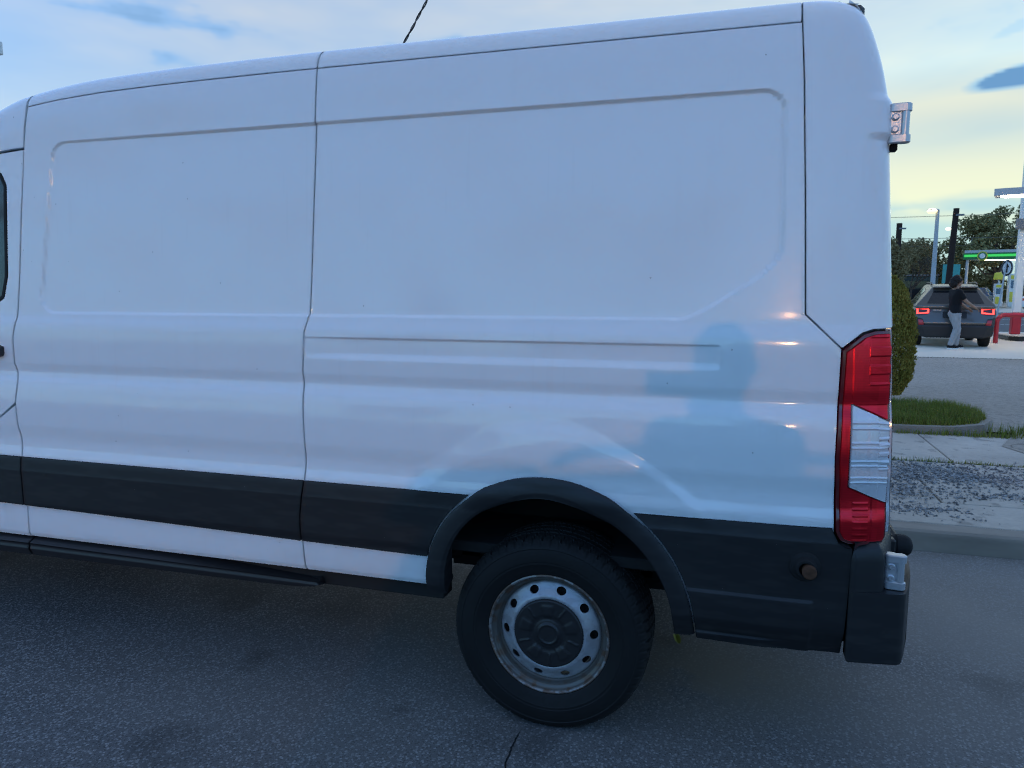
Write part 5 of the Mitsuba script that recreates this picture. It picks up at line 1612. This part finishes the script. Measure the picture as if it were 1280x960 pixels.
scene[numbered(ck + '__lens')] = lampmat(lens_, 'white_enamel', (2.2, 1.85, 1.3), False, 2.0)
colk = thing('column', 'white square column with a red base sleeve behind the hoop barrier', 'column')
part(colk, 'shaft', bevel_box(8.24, 22.35, 0.901, 8.44, 22.55, 7.0, 0.02), 'white_enamel')
part(colk, 'base_sleeve', bevel_box(8.225, 22.335, 0.277, 8.455, 22.565, 0.90, 0.02), 'red_enamel')
part(colk, 'bracket', bevel_box(8.1, 22.2, 3.25, 8.62, 22.34, 3.55, 0.02), 'grey_plastic')
dk = thing('fuel_pump', 'dark fuel dispenser with a black hose at the right edge by the white column', 'fuel pump')
part(dk, 'cabinet', bevel_box(8.86, 22.5, 0.276, 9.7, 23.0, 1.85, 0.03), 'grey_plastic')
part(dk, 'display', bevel_box(8.95, 22.478, 1.25, 9.6, 22.498, 1.7, 0.008), 'screen_blue')
tt = np.linspace(0, 1, 14)
part(dk, 'hose', tube(np.c_[8.86 - 0.22 * np.sin(tt * math.pi), 22.47 + 0 * tt, 1.15 - 0.95 * np.sin(tt * math.pi * 0.9) + 0.3 * tt], 0.022, 8), 'black_rubber', 30)

# far station
fc = thing('far_canopy', 'green edged fuel station canopy far behind the hoop barrier', 'canopy')
C0, C1, C2, C3 = (18.05, 66.3), (24.0, 64.2), (33.0, 66.5), (27.0, 72.5)
plan = Polygon([C0, C1, C2, C3])
part(fc, 'roof_band', extrude(plan, 0.22, 4.45), 'light_grey')
part(fc, 'fascia', extrude(plan.buffer(0.05, join_style=2), 0.50, 3.94), 'green_enamel')
part(fc, 'soffit', extrude(plan.buffer(-0.1), 0.03, 3.905), 'white_enamel')


def strip(a, b, z0, z1, out):
    a, b = V([*a, 0.0]), V([*b, 0.0])
    d = (b - a) / np.linalg.norm(b - a)
    n_ = V([d[1], -d[0], 0]) * out
    vv = []
    for o in (0.0, 0.05):
        vv += [a + n_ * o + V([0, 0, z0]), b + n_ * o + V([0, 0, z0]), b + n_ * o + V([0, 0, z1]), a + n_ * o + V([0, 0, z1])]
    return trimesh.convex.convex_hull(V(vv))


off_ = 0.06
for a, b in ((C0, C1), (C1, C2)):
    d = V(b) - V(a)
    d = d / np.linalg.norm(d)
    nn_ = V([d[1], -d[0]]) * off_
    scene[numbered(fc + '__light_bar')] = lampmat(strip(V(a) + nn_, V(b) + nn_, 4.14, 4.32, 1), 'green_enamel', (0.002, 0.026, 0.004), False, 0.05)
scene[numbered(fc + '__soffit_light')] = lampmat(bevel_box(19.6, 65.9, 3.86, 23.0, 66.6, 3.90, 0.005), 'white_enamel', (0.35, 0.29, 0.17), False, 0.1)
scene[numbered(fc + '__soffit_light')] = lampmat(bevel_box(24.5, 66.2, 3.86, 28.0, 67.0, 3.90, 0.005), 'white_enamel', (0.35, 0.29, 0.17), False, 0.1)
part(fc, 'column', tube([(18.35, 66.5, 0.11), (18.35, 66.5, 3.92)], 0.11, 12), 'light_grey', 30)
part(fc, 'column', tube([(26.8, 70.5, 0.11), (26.8, 70.5, 3.92)], 0.14, 12), 'light_grey', 30)
# round emblem: yellow and white petals in a green and yellow disc
th_ = np.linspace(0, 2 * np.pi, 49)[:-1]
d = V(C1) - V(C0)
d = d / np.linalg.norm(d)
ec = V(C0) + d * 1.25 + V([d[1], -d[0]]) * 0.14


def emblem(rad_fn, depth):
    rr_ = rad_fn(th_)
    pts = Polygon(np.c_[np.cos(th_) * rr_, np.sin(th_) * rr_])
    m = extrude(pts, 0.04)
    vv = m.vertices
    nrm = V([d[1], -d[0], 0])
    return trimesh.Trimesh(V([ec[0], ec[1], 4.20]) + vv[:, :1] * V([d[0], d[1], 0]) + vv[:, 1:2] * V([0, 0, 1.0]) + (vv[:, 2:] + depth) * nrm, m.faces, process=False)


em = part(fc, 'emblem', emblem(lambda t: 0.36 + 0.0 * t, 0.0), 'yellow_enamel')
part(em, 'petal_ring', emblem(lambda t: 0.27 + 0.035 * np.abs(np.cos(6 * t)), 0.045), 'green_enamel')
part(em, 'petal_centre', emblem(lambda t: 0.17 + 0.04 * np.abs(np.cos(6 * t)), 0.09), 'white_enamel')


def far_pump(label, x, y, w, h, wmat='yellow_enamel'):
    key = thing('fuel_pump', label, 'fuel pump')
    part(key, 'cabinet', bevel_box(x, y, 0.25, x + w, y + 0.5, h, 0.03), 'white_enamel')
    part(key, 'screen', bevel_box(x + 0.12 * w, y - 0.02, h * 0.60, x + 0.88 * w, y - 0.002, h * 0.82, 0.006), 'screen_blue')
    part(key, 'price_panel', bevel_box(x + 0.08 * w, y - 0.02, h * 0.85, x + 0.92 * w, y - 0.002, h * 0.96, 0.006), wmat)
    part(key, 'nozzle_panel', bevel_box(x + 0.08 * w, y - 0.03, h * 0.22, x + 0.55 * w, y - 0.002, h * 0.5, 0.006), 'yellow_enamel')
    part(key, 'plinth', bevel_box(x - 0.15, y - 0.15, 0.11, x + w + 0.15, y + 0.65, 0.248, 0.02), 'pad_concrete')
    return key


far_pump('tall white fuel pump with a blue screen under the green edged canopy', 20.55, 63.6, 0.85, 2.75)
far_pump('shorter white fuel pump left of the tall one under the far canopy', 19.75, 64.0, 0.55, 2.0)
bk = thing('bin', 'yellow bin left of the far fuel pumps', 'bin')
part(bk, 'body', lathe_z([(0, 0.11), (0.30, 0.11), (0.34, 0.9), (0.0, 0.9)], 14, (18.95, 63.4, 0)), 'yellow_enamel', 30)
part(bk, 'lid', lathe_z([(0.36, 0.90), (0.36, 0.98), (0.0, 1.15)], 14, (18.95, 63.4, 0)), 'white_enamel', 30)
bk = thing('bin', 'green bin right of the far fuel pumps', 'bin')
part(bk, 'body', lathe_z([(0, 0.11), (0.36, 0.11), (0.42, 0.9), (0.0, 0.9)], 14, (22.0, 63.2, 0)), 'green_enamel', 30)
part(bk, 'lid', lathe_z([(0.44, 0.90), (0.42, 1.0), (0.0, 1.2)], 14, (22.0, 63.2, 0)), 'yellow_enamel', 30)
gk = thing('pump_topper', 'rounded yellow and green sign standing above the shorter far fuel pump', 'sign')
part(gk, 'post', tube([(20.0, 64.2, 2.0), (20.0, 64.2, 2.3)], 0.05, 8), 'light_grey')
part(gk, 'board', tomesh(spheres_hull([(19.7, 64.2, 2.40), (20.3, 64.2, 2.40), (19.75, 64.2, 2.75), (20.2, 64.2, 2.80)], 0.09)), 'yellow_enamel', 30)

# round traffic sign on a thin leaning post
sg = thing('road_sign', 'round white road sign with a dark ring and arrow on a thin post', 'sign')
sc_ = V([11.0, 32.4, 2.42])
part(sg, 'post', tube([(10.62, 32.0, 0.10), (10.98, 32.44, 2.75)], 0.03, 8), 'galvanised', 30)
nrm = (CAM - sc_) * V([1, 1, 0])
nrm = V([-0.933, -0.36, 0.0])
rt_ = V([0.36, -0.933, 0.0])


def sign_piece(poly, z):
    m = extrude(poly, 0.012)
    vv = m.vertices
    return trimesh.Trimesh(sc_ + vv[:, :1] * rt_ + vv[:, 1:2] * V([0, 0, 1.0]) + (vv[:, 2:] + z) * nrm, m.faces, process=False)


disc = Point(0, 0).buffer(0.33, 24)
part(sg, 'disc', sign_piece(disc, 0.0), 'white_enamel')
part(sg, 'ring', sign_piece(disc.buffer(-0.02).difference(disc.buffer(-0.085)), 0.0135), 'black_plastic')
part(sg, 'arrow', sign_piece(Polygon([(-0.04, -0.18), (-0.04, 0.04), (-0.13, 0.02), (0.0, 0.19), (0.13, 0.02), (0.04, 0.04), (0.04, -0.18)]), 0.0135), 'black_plastic')
bs = thing('road_sign', 'small teal board on two thin posts beside the dark wooden pole', 'sign')
part(bs, 'board', bevel_box(15.15, 60.2, 2.0, 16.3, 60.26, 3.4, 0.01), 'teal_sign')
part(bs, 'post', tube([(15.3, 60.3, 0.1), (15.3, 60.3, 3.3)], 0.04, 8), 'galvanised')
part(bs, 'post', tube([(16.15, 60.3, 0.1), (16.15, 60.3, 3.3)], 0.04, 8), 'galvanised')


# ================================================================== ACROSS THE ROAD (seen only as faint reflections in the paint)
struct('verge', sheet(-80, -70.0, 80, -10.95, 0.02), 'plain_ground')
struct('kerb', bevel_box(-60, -11.15, -0.05, 60, -10.99, 0.13, 0.02), 'concrete')


def house(label, x0, y0, w, d, h, ridge, wall_mat, roof_mat):
    key = thing('house', label, 'house')
    part(key, 'wall', bevel_box(x0, y0 - d, 0.0, x0 + w, y0, h, 0.01), wall_mat)
    tri = Polygon([(-0.4, 0.0), (d + 0.4, 0.0), (d / 2, ridge)])
    m = extrude(tri, w + 0.8)
    v = m.vertices
    part(key, 'roof', trimesh.Trimesh(np.stack([v[:, 2] + x0 - 0.4, y0 - v[:, 0], v[:, 1] + h + 0.002], 1), m.faces[:, ::-1], process=False), roof_mat)
    for i, fx in enumerate((0.14, 0.42, 0.78)):
        wk_ = part(key, 'window', bevel_box(x0 + w * fx, y0 + 0.003, 1.1, x0 + w * fx + 1.1, y0 + 0.04, 2.4, 0.01), 'white_enamel')
        part(wk_, 'pane', bevel_box(x0 + w * fx + 0.08, y0 + 0.043, 1.18, x0 + w * fx + 1.02, y0 + 0.05, 2.32, 0.002), 'dark_glass')
    part(key, 'door', bevel_box(x0 + w * 0.60, y0 + 0.003, 0.02, x0 + w * 0.60 + 0.95, y0 + 0.05, 2.1, 0.01), 'red_enamel')


house('pale single storey house with dark gable roof across the road left of the lamp', -12.0, -44.0, 10.0, 8.0, 2.9, 2.6, 'light_grey', 'under_dark')
house('tan house with a dark gable roof across the road to the right of the lamp', 9.0, -46.0, 9.0, 8.0, 2.8, 2.4, 'pad_concrete', 'under_dark')
tree('broad street tree across the road left of the pale house', (-19.0, -40.0, 0.0), 8.0, (3.2, 3.0, 3.0), 6000, 0.25, 71, 'tree_leaf', 20)
tree('young street tree across the road in front of the pale house', (-5.5, -38.0, 0.0), 6.0, (1.9, 1.9, 2.1), 4500, 0.2, 72, 'olive_leaf', 18)
tree('round street tree across the road beside the tan house', (8.6, -41.0, 0.0), 7.0, (2.0, 2.2, 2.5), 5000, 0.22, 73, 'tree_leaf', 18)
tree('tall street tree across the road at the far right of the tan house', (22.0, -40.0, 0.0), 8.5, (3.0, 3.0, 3.2), 6000, 0.25, 74, 'tree_leaf', 20)
